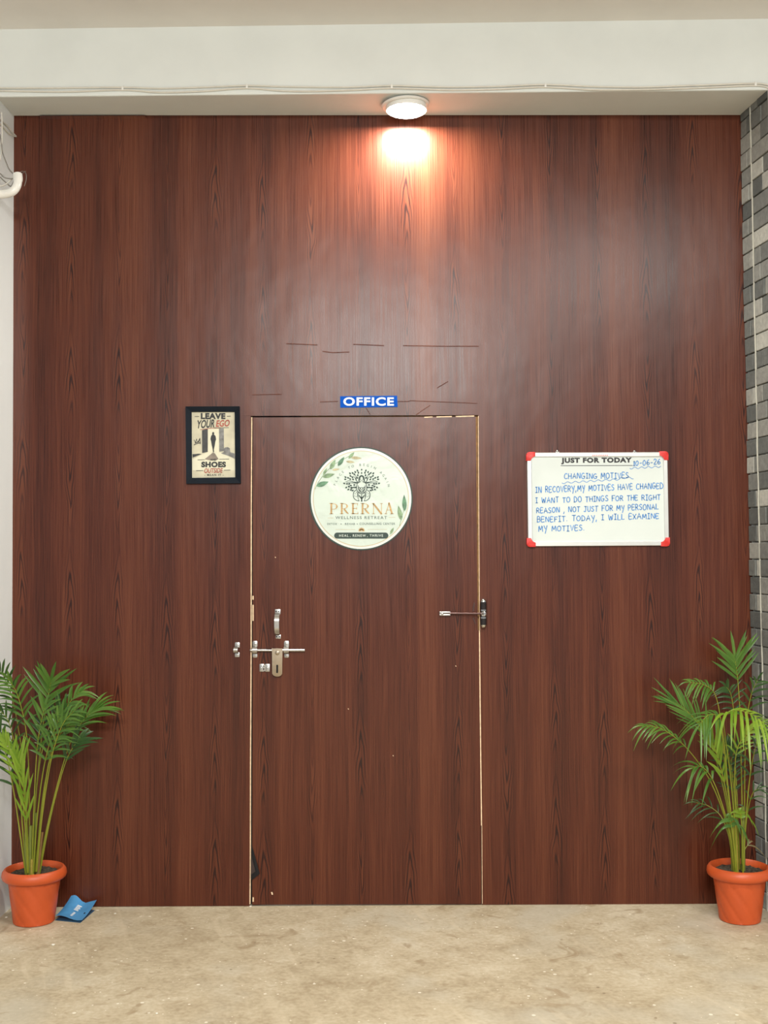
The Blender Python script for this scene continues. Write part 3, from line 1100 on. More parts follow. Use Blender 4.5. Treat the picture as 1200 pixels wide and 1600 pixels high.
poly(bm, D, ell(506, 538, 13, 17), W3)
poly(bm, D, [(498, 550), (514, 550), (536, 572), (543, 612), (534, 640), (527, 690), (516, 740), (520, 775), (505, 772), (500, 730), (490, 690), (482, 640), (473, 610), (480, 572)], W3 - 0.0001)
obj('walking_silhouette', bm, M['ink_black'], pr)
bm = BM()
for pts in ([(268, 622), (285, 655), (300, 610), (318, 650), (343, 600), (345, 640), (345, 672)], [(268, 682), (300, 668), (345, 655)], [(280, 660), (330, 640)]):
    rbn(bm, D, pts, 9, W3)
obj('crown_scribble', bm, M['ink_black'], pr)
bm = BM()
text(bm, D, 'LEAVE', 350, 658, 284, 360, W3, 0.055, 1.1)
text(bm, D, 'YOUR', 308, 520, 374, 478, W3, 0.022, 1.0, 0.25, 14)
text(bm, D, 'SHOES', 360, 668, 892, 964, W3, 0.060, 1.1)
text(bm, D, 'AND', 470, 548, 855, 880, W3, 0.04)
text(bm, D, '- MEAN IT -', 400, 640, 1046, 1070, W3, 0.02, 1.3)
for a, b in (((275, 328), (328, 326)), ((678, 324), (722, 322)), ((315, 870), (400, 868)), ((585, 862), (705, 860)), ((300, 1006), (382, 1003)), ((645, 1000), (722, 998))):
    rbn(bm, D, [a, b], 6, W3)
rbn(bm, D, [(520, 470), (640, 466), (700, 466)], 5, W3)
obj('black_lettering', bm, M['ink_black'], pr)
bm = BM()
text(bm, D, 'EGO', 540, 712, 374, 458, W3, 0.022, 1.0, 0.2, 8)
text(bm, D, 'OUTSIDE', 398, 630, 976, 1036, W3, 0.022, 1.0, 0.2, 4)
rbn(bm, D, [(345, 492), (480, 474), (600, 470)], 6, W3)
obj('red_lettering', bm, M['print_red'], pr)

# ------------------------------------------------------------------ round sign on the door
SZ = (470, 690, 6.316)
D = Decal(564, 779, 0.0, SZ)
rs = thing('round_sign', 'round pale green sign with tree emblem and gold lettering on the door', 'sign', P(564, 779, 0.0), (0, D.a, 0))
cx0, cy0 = (564 - 470) * 6.316, (779 - 690) * 6.316
R = 80.8 * 6.316
bm = BM()
plate(bm, D, ell(cx0, cy0, R, R, 0, 96), 0.0, 0.003)
obj('rim', bm, M['ink_green'], rs)
bm = BM()
poly(bm, D, ell(cx0 + 2, cy0, R - 15, R - 13, 0, 96), 0.0034)
obj('outer_ring', bm, M['ring_white'], rs)
bm = BM()
poly(bm, D, ell(cx0, cy0, R - 38, R - 38, 0, 96), 0.0038)
face = obj('face', bm, M['sticker'], rs)
T1, T2 = 0.0042, 0.0045
bm = BM()
rbn(bm, D, ell(cx0, cy0, R - 40, R - 40, 0, 96), 6, T1, closed=True)
for a, b in (((265, 753), (322, 753)), ((868, 748), (932, 747)), ((345, 868), (538, 868)), ((660, 867), (850, 866))):
    rbn(bm, D, [a, b], 3, T1)
obj('gold_line', bm, M['pale_gold'], face)

def mir(p): return (1202 - p[0], p[1])       # emblem is symmetric
DE = Decal(564, 779, 0.0, (505, 725, 10.0))
bm = BM()
rbn(bm, DE, [(558, 285), (563, 240), (572, 205), (600, 184), (628, 205), (638, 240), (644, 285)], [10, 24, 26, 22, 26, 24, 10], T2, smooth=24)
rbn(bm, DE, [(575, 222), (585, 252), (600, 262), (615, 252), (625, 222)], 5, T2, smooth=12)
body = [(585, 275), (550, 292), (530, 315), (522, 380), (540, 430), (600, 466), (660, 430), (680, 380), (672, 315), (652, 292), (616, 275)]
rbn(bm, DE, body, 11, T2, smooth=40)
rbn(bm, DE, [(545, 335), (552, 360), (580, 372), (575, 390)], 9, T2, smooth=10)
rbn(bm, DE, [mir(p) for p in [(545, 335), (552, 360), (580, 372), (575, 390)]], 9, T2, smooth=10)
rbn(bm, DE, ell(601, 386, 17, 19, 0, 16), 8, T2, closed=True)
for q in ([(548, 350), (550, 395), (575, 425), (601, 432)], [(560, 400), (580, 440), (610, 445)], [(555, 372), (570, 410), (590, 418)],
          [(545, 428), (534, 480), (548, 540), (560, 570)], [(560, 490), (585, 515), (600, 540)], [(566, 440), (548, 470), (545, 520)]):
    rbn(bm, DE, q, 8, T2, smooth=12); rbn(bm, DE, [mir(p) for p in q], 8, T2, smooth=12)
q = [(515, 405), (482, 435), (470, 485), (482, 535), (520, 568), (565, 578)]
rbn(bm, DE, q, 11, T2, smooth=24); rbn(bm, DE, [mir(p) for p in q], 11, T2, smooth=24)
rbn(bm, DE, [(600, 470), (601, 530), (602, 588)], [8, 16, 26], T2, smooth=8)
rbn(bm, DE, [(602, 545), (570, 515), (555, 485)], [14, 7], T2, smooth=8); rbn(bm, DE, [mir(p) for p in [(602, 545), (570, 515), (555, 485)]], [14, 7], T2, smooth=8)
for q in ([(545, 290), (515, 255), (500, 220), (470, 190)], [(515, 255), (512, 200), (500, 165)], [(540, 292), (470, 280), (400, 262), (345, 285)],
          [(528, 300), (450, 295), (400, 290), (360, 285)], [(522, 362), (480, 360), (440, 375), (392, 365)], [(520, 375), (475, 372), (430, 390)]):
    for g in (q, [mir(p) for p in q]): rbn(bm, DE, g, [13, 9, 6], T2, smooth=14)
lv = [(535, 102), (550, 135), (500, 125), (485, 160), (458, 140), (418, 145), (425, 185), (455, 205), (540, 175), (533, 215), (465, 240), (347, 205), (387, 215),
      (343, 240), (420, 235), (328, 303), (370, 310), (405, 312), (485, 328), (430, 337), (360, 368), (400, 350), (392, 400), (432, 405), (460, 415), (440, 370)]
for (x, y) in lv:
    a = math.degrees(atan2(330 - y, x - 600)) + random.uniform(-18, 18)
    poly(bm, DE, leafshape(x, y, a, 40, 26), T2)
    X, Y = mir((x, y))
    poly(bm, DE, leafshape(X, Y, 180 - a, 40, 26), T2)
for (x, y) in ((600, 88), (600, 140)): poly(bm, DE, leafshape(x, y, 90, 32, 24), T2)
for (x, y) in ((520, 440), (500, 465), (515, 510), (492, 500), (535, 455)):
    poly(bm, DE, leafshape(x, y, 60, 18, 12), T2); X, Y = mir((x, y)); poly(bm, DE, leafshape(X, Y, 120, 18, 12), T2)
obj('tree_emblem', bm, M['ink_green'], face)

# arched line
bm = BM()
s_ = 'A PLACE TO BEGIN AGAIN'
arc_c = (600, 505)
s_ = 'PLACE TO BEGIN AGAIN'
n_ = len(s_)
for i, chx in enumerate(s_):
    if chx == ' ': continue
    t = i / (n_ - 1)
    th = radians(163 - t * (163 - 15))
    x, y = arc_c[0] + 277 * cos(th), arc_c[1] - 277 * sin(th)
    glyph_at(bm, D, chx, x, y, 24, pi / 2 - th, T1, 0.006)
obj('arched_lettering', bm, M['ink_grey'], face)

# gold serif name, drawn letter by letter
bm = BM()
def ser(x, y, w_=26): rbn(bm, D, [(x - w_ / 2, y), (x + w_ / 2, y)], 5, T2)
def stem(x, y0=612, y1=712, w_=17): rbn(bm, D, [(x, y0), (x, y1)], w_, T2); ser(x, y0 - 1, w_ + 20); ser(x, y1 + 1, w_ + 20)
def bowl(x, y0, y1, wd):
    pts = [(x, y0)] + [(x + wd * 0.35 + wd * 0.65 * cos(t), (y0 + y1) / 2 + (y1 - y0) / 2 * sin(t)) for t in (-pi / 2 + pi * k / 12 for k in range(13))] + [(x, y1)]
    rbn(bm, D, pts, [4, 6, 17, 6, 4], T2)
# P
stem(302); bowl(305, 614, 668, 52)
# R
def letR(x): stem(x); bowl(x + 3, 614, 662, 50); rbn(bm, D, [(x + 22, 664), (x + 50, 700), (x + 66, 712)], [16, 15, 8], T2)
letR(405)
# E
stem(515)
for y, x2 in ((613, 562), (660, 553), (712, 566)): rbn(bm, D, [(515, y), (x2, y)], 6, T2)
for x, y0, y1 in ((560, 611, 630), (551, 650, 671), (564, 694, 714)): rbn(bm, D, [(x, y0), (x, y1)], 5, T2)
letR(610)
# N
rbn(bm, D, [(718, 614), (718, 712)], 6, T2); ser(718, 713); ser(712, 612, 22)
rbn(bm, D, [(716, 612), (796, 714)], 17, T2)
rbn(bm, D, [(796, 610), (796, 714)], 6, T2); ser(796, 612)
# A
rbn(bm, D, [(872, 606), (838, 712)], 6, T2); rbn(bm, D, [(870, 606), (900, 712)], 17, T2); rbn(bm, D, [(850, 676), (890, 676)], 5, T2); ser(838, 713); ser(901, 713, 34)
obj('gold_lettering', bm, M['gold'], face)
bm = BM()
text(bm, D, 'WELLNESS RETREAT', 342, 850, 736, 765, T2, 0.006, 1.25)
text(bm, D, 'DETOX', 262, 358, 803, 823, T2, 0.012, 1.2)
text(bm, D, 'REHAB', 436, 535, 803, 823, T2, 0.012, 1.2)
text(bm, D, 'COUNSELLING CENTER', 580, 930, 800, 822, T2, 0.012, 1.15)
for x in (398, 557): poly(bm, D, ell(x, 814, 5, 5), T2)
obj('grey_lettering', bm, M['ink_grey'], face)
bm = BM()
poly(bm, D, rrect(330, 898, 864, 958, 30, 8), T1)
bar = obj('slogan_bar', bm, M['ink_green'], face)
bm = BM()
text(bm, D, 'HEAL', 380, 472, 916, 940, T2, 0.008, 1.3)
text(bm, D, 'RENEW', 514, 642, 916, 940, T2, 0.008, 1.3)
text(bm, D, 'THRIVE', 680, 812, 915, 939, T2, 0.008, 1.3)
poly(bm, D, ell(488, 938, 3, 3), T2); poly(bm, D, ell(657, 938, 3, 3), T2)
obj('slogan_lettering', bm, M['sticker'], face)
bm = BM()
for (a, ln) in ((90, 44), (60, 42), (120, 42), (32, 40), (148, 40), (8, 34), (172, 34)):
    poly(bm, D, leafshape(600 + 20 * cos(radians(a)), 878 - 18 * sin(radians(a)), a, ln * 0.75, 13), T2)
rbn(bm, D, [(570, 884), (630, 884)], 5, T2)
obj('lotus', bm, M['gold'], face)
def spray(name, stems, leaves):
    for st in stems:
        bm = BM()
        rbn(bm, D, st, 5, T1 + 0.0001, smooth=16)
        obj('printed_stem', bm, M['leaf_print'], face)
    for l in leaves:
        bm = BM()
        poly(bm, D, leafshape(*l[:5]), T2 + 0.0002 * l[5])
        obj('printed_leaf', bm, M[('leaf_print', 'leaf_print_deep', 'leaf_print_tan')[l[5]]], face)
spray('leaf_spray', [[(140, 470), (175, 400), (240, 310), (330, 225), (430, 170), (520, 118)]],
      [(500, 135, 48, 88, 32, 0), (548, 161, -4, 108, 30, 2), (398, 195, 55, 112, 40, 1), (316, 226, 62, 110, 44, 0), (490, 200, -6, 90, 24, 2),
       (240, 296, 62, 80, 26, 0), (348, 276, 8, 80, 22, 2), (275, 335, 14, 126, 44, 0), (215, 418, 20, 128, 50, 1)])
spray('leaf_sprig', [[(975, 830), (990, 770), (1012, 690), (1015, 640)], [(992, 770), (975, 720)], [(880, 915), (905, 860)]],
      [(1022, 605, 92, 165, 44, 1), (977, 705, 102, 150, 46, 0), (900, 880, 62, 74, 26, 0)])

# ------------------------------------------------------------------ whiteboard
WZ = (800, 690, 4.444)
D = Decal(933, 780, 0.0, WZ)
wbd = thing('whiteboard', 'aluminium framed whiteboard with red corners and blue handwriting', 'whiteboard', D.o, (0, D.a, 0))
bm = BM()
plate(bm, D, [(125, 95), (1060, 92), (1062, 705), (128, 708)], 0.002, 0.008)
bsurf = obj('writing_surface', bm, M['board_white'], wbd)
bm = BM()
def rail(a, b, c, d_):
    plate(bm, D, [a, b, c, d_], 0.0, 0.014, 0, 0.0022)
rail((105, 78), (1078, 74), (1078, 106), (105, 108))
rail((105, 694), (1082, 690), (1084, 722), (106, 728))
rail((103, 80), (134, 80), (140, 726), (108, 726))
rail((1048, 76), (1077, 76), (1083, 722), (1054, 722))
obj('frame', bm, M['aluminium'], wbd)
def corner(x, y, sx, sy):
    bm = BM()
    a = 62
    pts = [(x, y + sy * a)]
    for k in range(7):
        t = pi / 2 * k / 6
        pts.append((x + sx * (24 - 24 * cos(t)), y + sy * (24 - 24 * sin(t))))
    pts += [(x + sx * a, y)]
    for k in range(7):
        t = pi / 2 * k / 6
        pts.append((x + sx * (a - 32 * sin(t)), y + sy * (30 + 32 - 32 * cos(t))))
    plate(bm, D, pts, 0.0, 0.0165, 0, 0.0012)
    q = [(x + sx * 14, y + sy * 56), (x + sx * 14, y + sy * 24), (x + sx * 24, y + sy * 14), (x + sx * 56, y + sy * 14)]
    rbn(bm, D, q, 4, 0.0169)
    obj('corner_cap', bm, M['red_plastic'], wbd, True)
corner(98, 73, 1, 1); corner(1083, 68, -1, 1); corner(98, 732, 1, -1); corner(1088, 728, -1, -1)
for x in (316, 853):
    bm = BM()
    c = D.L((x, 66))
    lathe(bm, [(0.0055, 0.0), (0.0055, -0.003), (0.0035, -0.006), (0.001, -0.007)], 16, (c[0], 0, c[1]), 'Y')
    box(bm, c[0] - 0.007, c[0] + 0.007, -0.004, 0.0, c[1] - 0.010, c[1] - 0.002)
    obj('hanging_lug', bm, M['steel'], wbd, True)
K = 0.0085
bm = BM()
text(bm, D, 'JUST FOR TODAY', 340, 832, 113, 159, K, 0.062, 1.14, 0, 3)
rbn(bm, D, [(338, 168), (836, 166)], 4, K)
obj('printed_heading', bm, M['ink_black'], bsurf)
bm = BM()
for i in range(9):
    x = 555 + i * 12.5
    rbn(bm, D, [(x, 101), (x + 5, 93), (x + 8, 101)], 2.6, 0.0145)
obj('red_mark', bm, M['red_plastic'], wbd)

STROKES = {
    'A': (0.78, [[(0, 0), (.4, 1), (.78, 0)], [(.14, .36), (.66, .4)]]),
    'B': (0.62, [[(.05, 0), (.05, 1), (.4, 1), (.52, .82), (.42, .58), (.08, .5)], [(.4, .55), (.6, .34), (.5, .06), (0, 0)]]),
    'C': (0.66, [[(.64, .86), (.4, 1), (.14, .84), (0, .5), (.1, .16), (.36, 0), (.66, .12)]]),
    'D': (0.70, [[(.05, 0), (.05, 1), (.45, .92), (.7, .52), (.5, .1), (0, 0)]]),
    'E': (0.58, [[(.58, 1), (.04, 1), (.02, 0), (.58, .02)], [(.04, .52), (.48, .54)]]),
    'F': (0.58, [[(.62, 1), (.04, 1), (.02, 0)], [(.04, .52), (.48, .54)]]),
    'G': (0.76, [[(.62, .9), (.36, 1), (.1, .82), (0, .46), (.12, .1), (.4, 0), (.64, .16), (.64, .42), (.36, .42)], [(.64, .42), (.76, .42)]]),
    'H': (0.66, [[(.03, 0), (.03, 1)], [(.64, 0), (.64, 1)], [(.03, .5), (.64, .52)]]),
    'I': (0.46, [[(.23, 0), (.23, 1)], [(0, 1), (.46, 1)], [(0, 0), (.46, 0)]]),
    'J': (0.56, [[(.06, 1), (.6, 1)], [(.38, 1), (.38, .2), (.22, 0), (0, .12)]]),
    'L': (0.54, [[(.04, 1), (.02, 0), (.54, .02)]]),
    'M': (0.82, [[(0, 0), (.08, 1), (.4, .3), (.72, 1), (.82, 0)]]),
    'N': (0.70, [[(.02, 0), (.04, 1), (.64, 0), (.68, 1)]]),
    'O': (0.74, [[(.36, 1), (.08, .82), (0, .46), (.14, .08), (.4, 0), (.66, .2), (.72, .6), (.56, .92), (.36, 1)]]),
    'P': (0.60, [[(.03, 0), (.05, 1), (.42, .98), (.58, .76), (.42, .5), (.05, .46)]]),
    'R': (0.64, [[(.03, 0), (.05, 1), (.42, .98), (.56, .76), (.4, .54), (.05, .5)], [(.24, .5), (.64, 0)]]),
    'S': (0.58, [[(.54, .88), (.3, 1), (.06, .8), (.2, .56), (.46, .42), (.54, .18), (.3, 0), (0, .1)]]),
    'T': (0.66, [[(0, 1), (.68, 1)], [(.34, 1), (.32, 0)]]),
    'U': (0.66, [[(.02, 1), (.04, .25), (.26, 0), (.5, .1), (.62, .35), (.64, 1)]]),
    'V': (0.66, [[(0, 1), (.32, 0), (.66, 1)]]),
    'W': (0.92, [[(0, 1), (.2, 0), (.46, .75), (.7, 0), (.92, 1)]]),
    'X': (0.62, [[(0, 1), (.62, 0)], [(.62, 1), (0, 0)]]),
    'Y': (0.64, [[(0, 1), (.3, .4)], [(.64, 1), (.24, -.4)]]),
    '0': (0.56, [[(.28, 1), (.06, .8), (0, .4), (.16, 0), (.42, .1), (.54, .5), (.44, .9), (.28, 1)]]),
    '1': (0.24, [[(.06, .8), (.18, 1), (.16, 0)], [(0, 0), (.32, 0)]]),
    '2': (0.56, [[(.04, .78), (.2, 1), (.46, .92), (.46, .62), (.02, .02), (.58, .04)]]),
    '6': (0.54, [[(.44, 1), (.14, .7), (.02, .3), (.2, 0), (.48, .14), (.46, .42), (.2, .46), (.04, .26)]]),
    '-': (0.46, [[(.04, .45), (.44, .47)]]),
    ',': (0.24, [[(.12, .08), (.02, -.28)]]),
    '.': (0.24, [[(.06, .04), (.12, .06)]]),
    ' ': (0.42, []),
}
hr = random.Random(5)
def hand(bm, s, x0, y0, x1, y1, h, wd=5.8):
    """a handwritten line; baseline from (x0, y0) to (x1, y1), capital height h"""
    gap = 0.26
    tot = sum(STROKES[c][0] + gap for c in s) - gap
    k = (x1 - x0) / tot
    cur = 0.0
    for c in s:
        w_, st = STROKES[c]
        hh = h * hr.uniform(0.92, 1.08)
        dy = hr.uniform(-2.0, 2.0)
        for l in st:
            pts = []
            for (a, b) in l:
                t = (cur + a) / tot
                pts.append((x0 + (cur + a + hr.uniform(-.03, .03)) * k, y0 + (y1 - y0) * t - b * hh + dy))
            rbn(bm, D, pts, wd, K, smooth=0 if len(pts) <= 3 else len(pts) * 3)
        cur += w_ + gap
lines = [('CHANGING MOTIVES', 362, 258, 806, 254, 36), ('IN RECOVERY,MY MOTIVES HAVE CHANGED', 162, 355, 1046, 326, 38),
         ('I WANT TO DO THINGS FOR THE RIGHT', 162, 428, 1026, 405, 36), ('REASON , NOT JUST FOR MY PERSONAL', 168, 497, 1012, 471, 36),
         ('BENEFIT. TODAY, I WILL EXAMINE', 172, 560, 1014, 534, 36), ('MY MOTIVES.', 182, 625, 500, 618, 36)]
for l in lines:
    bm = BM()
    hand(bm, *l)
    if l[0].startswith('CHANGING'):
        rbn(bm, D, [(345 + i * 8, 288 - 32 * (i / 62) + 6 * sin(i * 0.95) + (8 * sin(i * .2) if i > 50 else 0)) for i in range(63)], 4, K)
    obj('handwritten_line', bm, M['ink_blue'], bsurf)
bm = BM()
hand(bm, '10-06-26', 842, 168, 1028, 158, 34)
rbn(bm, D, [(816 + i * 6, 186 - 12 * (i / 36) + 6 * sin(i * 0.8)) for i in range(37)], 4, K)
obj('handwritten_date', bm, M['ink_blue'], bsurf)

# ------------------------------------------------------------------ ceiling light on the soffit
lc = P(635, 164, 0.13)
soff_z = lambda x, y: None
# soffit height at that place
sfl = sofL0 + (sofR0 - sofL0) * ((lc.x - sofL0.x) / (sofR0.x - sofL0.x))
sff = sofL1 + (sofR1 - sofL1) * ((lc.x - sofL1.x) / (sofR1.x - sofL1.x))
zs = sff.z + (sfl.z - sff.z) * ((-0.138 - sff.y) / (sfl.y - sff.y)) - 0.001
lx_ = P(635, 170, 0.138).x
cl_ = thing('ceiling_light', 'round white surface downlight glowing under the beam above the door', 'ceiling light', (lx_, -0.138, zs))
bm = BM()
lathe(bm, [(0.070, 0.0), (0.094, -0.001), (0.097, -0.005), (0.092, -0.010), (0.080, -0.010)], 48)
o = obj('mounting_ring', bm, M['white_plastic'], cl_, True)
o.rotation_euler = (0, radians(-2.5), 0); o.location = (-0.004, 0, -0.003)
bm = BM()
lathe(bm, [(0.078, 0.0), (0.081, -0.004), (0.083, -0.026), (0.082, -0.030), (0.0795, -0.030), (0.0790, -0.026), (0.02, -0.026)], 48)
obj('housing', bm, M['white_plastic'], cl_, True)
bm = BM()
lathe(bm, [(0.0788, -0.0265), (0.0780, -0.0315), (0.071, -0.0355), (0.055, -0.0380), (0.030, -0.0394), (0.002, -0.0398)], 48)
obj('diffuser', bm, emissive('lit_diffuser', (1.0, 0.97, 0.90), 14.0), cl_, True)
ll = area_light('ceiling_light_lamp', (lx_, -0.138, zs - 0.0410), (0, 0, 0), 0.145, 0.145, 21.0, (1.0, 0.97, 0.90), 'DISK')

# ------------------------------------------------------------------ cables along the beam, clips, wires, conduit
def beam_pt(px, py, out=0.004):
    """point on the beam's front face, seen at (px, py)"""
    r = ray(px, py)
    # plane through the front edge, vertical
    a, b = Vector((sofL1.x, sofL1.y)), Vector((sofR1.x, sofR1.y))
    n = Vector((-(b - a).y, (b - a).x)).normalized()
    c2 = Vector((CAM.x, CAM.y)); d2 = Vector((r.x, r.y))
    t = (a - c2).dot(n) / d2.dot(n)
    p = CAM + r * t
    return p + Vector((0, -out, 0))
UP = [(-40, 137.5), (0, 138.3), (85, 138.2), (192, 137.2), (250, 138.8), (320, 137), (385, 134.5), (450, 136.2), (540, 137), (612, 134.6), (700, 136.8), (780, 135.6), (852, 133), (930, 136), (1000, 137), (1060, 135), (1120, 133), (1180, 131), (1205, 134), (1240, 137)]
LO = [(-40, 142), (0, 142.5), (100, 144), (192, 141.2), (250, 145), (320, 143), (385, 138.6), (440, 142.5), (490, 143.2), (560, 141), (612, 138.6), (700, 141.2), (780, 140), (852, 136.8), (930, 141), (1020, 140.2), (1100, 137.6), (1180, 134.4), (1205, 138.6), (1240, 141)]
for nm, lab, pts in (('upper_cable', 'white cable clipped along the beam, upper of the two', UP), ('lower_cable', 'white cable clipped along the beam edge, lower of the two', LO)):
    bm = BM()
    tube(bm, catmull([beam_pt(x, y, 0.0044) for x, y in pts], 120), 0.0036, 8)
    o = obj('cable', bm, M['cable'], None, True)
    tag(o, lab, 'cable', 'cables along the beam')
clips = [(192, 139.4, 'leftmost cable clip on the beam'), (386, 136.4, 'cable clip on the beam left of the lamp, second from the left'),
         (612, 136.4, 'cable clip on the beam right above the round lamp'), (852, 134.8, 'cable clip on the beam between the lamp and the stone pillar'),
         (1180, 132.8, 'cable clip on the beam at the top of the stone pillar')]
cm = None
for x, y, lab in clips:
    if cm is None:
        bm = BM()
        box(bm, -0.006, 0.006, -0.009, 0.0, -0.009, 0.009, 0, 0.002)
        lathe(bm, [(0.0026, -0.009), (0.0026, -0.0105), (0.001, -0.011)], 10, (0, 0, 0.012), 'Y')
        box(bm, -0.004, 0.004, -0.008, 0.0, 0.008, 0.016, 0, 0.001)
        o = obj('cable_clip', bm, M['white_plastic'], None, True)
        cm = o
    else:
        o = cm.copy(); C.objects.link(o)
    o.location = beam_pt(x, y, 0.0)
    o.scale = (0.72, 1.0, 0.72)
    tag(o, lab, 'cable clip', 'cable clips on the beam')

# conduit elbow in front of the left pillar
bm = BM()
pth = [P(-60, 304, 0.235), P(-20, 304, 0.235), P(8, 303, 0.235), P(20, 299, 0.235), P(26.5, 290, 0.23), P(28, 280, 0.222), P(27.5, 273, 0.216)]
q = catmull(pth, 30)
rr = [0.0165] * 31
for k in range(24, 31): rr[k] = 0.0185
tube(bm, q, rr, 20, 0, False)
tube(bm, q, [r * 0.86 for r in rr], 20, 0, False)
for e in (0, -1): pass
cond = obj('conduit_elbow', bm, M['pipe'], None, True)
tag(cond, 'white plastic conduit elbow on the left pillar', 'pipe')
WI = [
    ('thin grey wire rising from the conduit to the tied bundle', [(0, 210, .21), (2, 222, .212), (4, 238, .215), (9, 252, .216), (14, 264, .217), (20, 271, .219), (26, 277, .220), (27, 284, .224)], 0.0026, 'wire_grey'),
    ('dark wire looping into the conduit mouth from the left', [(-12, 262, .215), (0, 271, .22), (6, 277, .222), (14, 279, .223), (21, 279, .222), (27, 278, .222)], 0.0022, 'wire_grey'),
    ('lower wire loop behind the conduit elbow', [(-12, 268, .214), (0, 277, .214), (10, 286, .213), (17, 291, .213), (22, 283, .214), (26, 276, .217)], 0.0026, 'wire_grey'),
    ('white slack cable drooping in front of the left pillar', [(-12, 290, .214), (0, 291, .214), (9, 288, .214), (17, 281, .215), (23, 272, .217), (26, 277, .220)], 0.0030, 'cable'),
    ('white straight cable hanging down the pillar corner', [(2.6, 176, .209), (3.2, 195, .210), (3.4, 212, .211), (2.6, 226, .212), (2, 240, .213), (-3, 262, .213)], 0.0026, 'cable'),
]
for lab, pts, r, mt in WI:
    bm = BM()
    tube(bm, catmull([P(*p) for p in pts], 36), r, 8)
    tag(obj('wire', bm, M[mt], None, True), lab, 'wire', 'wires around the conduit')
def ret_pt(px, py):
    """point on the return face of the left pillar"""
    d = max(0.0, min(D_L - 0.004, D_L * (24 - px) / 22.0))
    p = P(px, py, d)
    return Vector((lx(p.z) - 0.010 * d / D_L + 0.003, -d, p.z))
for lab, pts in (('upper white cable slanting down the pillar side to the panel', [(2.5, 183), (8, 190), (14, 197), (19, 206), (24, 212.5)]),
                 ('lower white cable slanting down the pillar side to the panel', [(2.5, 189), (8, 197), (14, 206), (19, 211), (24, 213.5)])):
    bm = BM()
    tube(bm, catmull([ret_pt(*p) for p in pts], 24), 0.0028, 8)
    tag(obj('cable', bm, M['cable'], None, True), lab, 'cable', 'cables on the pillar side')
# loose wire ends in front of the panel
for lab, pts in (('loose wire end sticking out right of the conduit', [(26, 277, .218), (28, 273, .19), (33, 271.5, .15), (37, 269.5, .12), (40, 267.5, .11)]),
                 ('loose wire end curling down right of the conduit', [(27, 276, .218), (33, 268, .16), (40, 270, .11), (41, 280, .10), (38, 291, .10)])):
    bm = BM()
    tube(bm, catmull([P(*p) for p in pts], 20), 0.0014, 6)
    tag(obj('wire', bm, M['wire_grey'], None, True), lab, 'wire', 'loose wire ends')

# ------------------------------------------------------------------ potted palms
def frond(parent, pts, start, n, ln, wd=0.011, ang=42, droop=0.25, face=(0, -1, 0.2), leaf='mid', r0=0.0031, base_r=None, xmax=None, seed=0, shape=(0.75, 0.55), lift=0.12, stem='cane', sides=(1, -1), xface=None):
    """petiole, rachis and paired leaflets of one palm frond"""
    rg = random.Random(seed)
    n = max(2, round(n * 0.78)) if n > 3 else n
    start = max(0.2, start - 0.07) if n > 3 else start
    ln, wd = ln * 1.12, wd * 0.84
    bm = BM()
    sp = catmull(pts, 60)
    rad = [r0 * (1 - 0.78 * (i / 60)) for i in range(61)]
    def lim(p):
        p = p.copy()
        p.y = min(p.y, -0.012)
        if xmax is not None: p.x = min(p.x, xmax)
        return p
    sp = [lim(p) for p in sp]
    tube(bm, sp, rad, 7, 0)
    F = Vector(face).normalized()
    def blade(p0, d, L, W, dr):
        nseg = 7
        sd = d.cross(F)
        if sd.length < 1e-3: sd = d.cross(Vector((1, 0, 0)))
        sd.normalize()
        up = sd.cross(d).normalized()
        rows = []
        for k in range(nseg + 1):
            s = k / nseg
            c = p0 + d * (L * s) + Vector((0, 0, -1)) * (dr * L * s * s) + up * (0.10 * L * s * (1 - s))
            w = W * (0.30 + 0.70 * sin(pi * min(1.0, s * 1.25 + 0.12)) if s < 0.5 else (1 - ((s - 0.5) / 0.5) ** 1.6)) * 0.5
            if k == nseg: w = 0.0002
            cc = lim(c)
            rows.append([bm.verts.new(lim(cc + sd * w + up * w * 0.25)), bm.verts.new(cc), bm.verts.new(lim(cc - sd * w + up * w * 0.25))])
        for a, b in zip(rows[:-1], rows[1:]):
            for j in (0, 1): bm.faces.new((a[j], a[j + 1], b[j + 1], b[j])).material_index = 1
    for i in range(n):
        t = start + (1 - start) * (i + 0.3) / n
        x = t * 60
        k = min(int(x), 59)
        p = sp[k].lerp(sp[k + 1], x - k)
        T = (sp[min(k + 2, 60)] - sp[max(k - 1, 0)]).normalized()
        sd = T.cross(F)
        if sd.length < 1e-3: sd = Vector((1, 0, 0))
        sd.normalize()
        u = (i + 0.5) / n
        L0 = ln * (shape[0] + (1 - shape[0]) * sin(pi * min(1, u * 1.3)) if u < 0.4 else 1 - (1 - shape[1]) * ((u - 0.4) / 0.6) ** 1.5)
        for s in sides:
            a = radians(ang * (1 - 0.30 * u) + rg.uniform(-8, 8))
            d = (T * cos(a) + sd * (s * sin(a)) + F * lift * rg.uniform(0.3, 1.5)).normalized()
            blade(p, d, L0 * rg.uniform(0.80, 1.14), wd * rg.uniform(0.85, 1.15), droop * rg.uniform(0.7, 1.7))
    T = (sp[60] - sp[57]).normalized()
    blade(sp[60], T, ln * shape[1] * 0.9, wd, droop)
    return obj('frond', bm, [M[stem], LEAF[leaf]], parent, True, recalc=False)


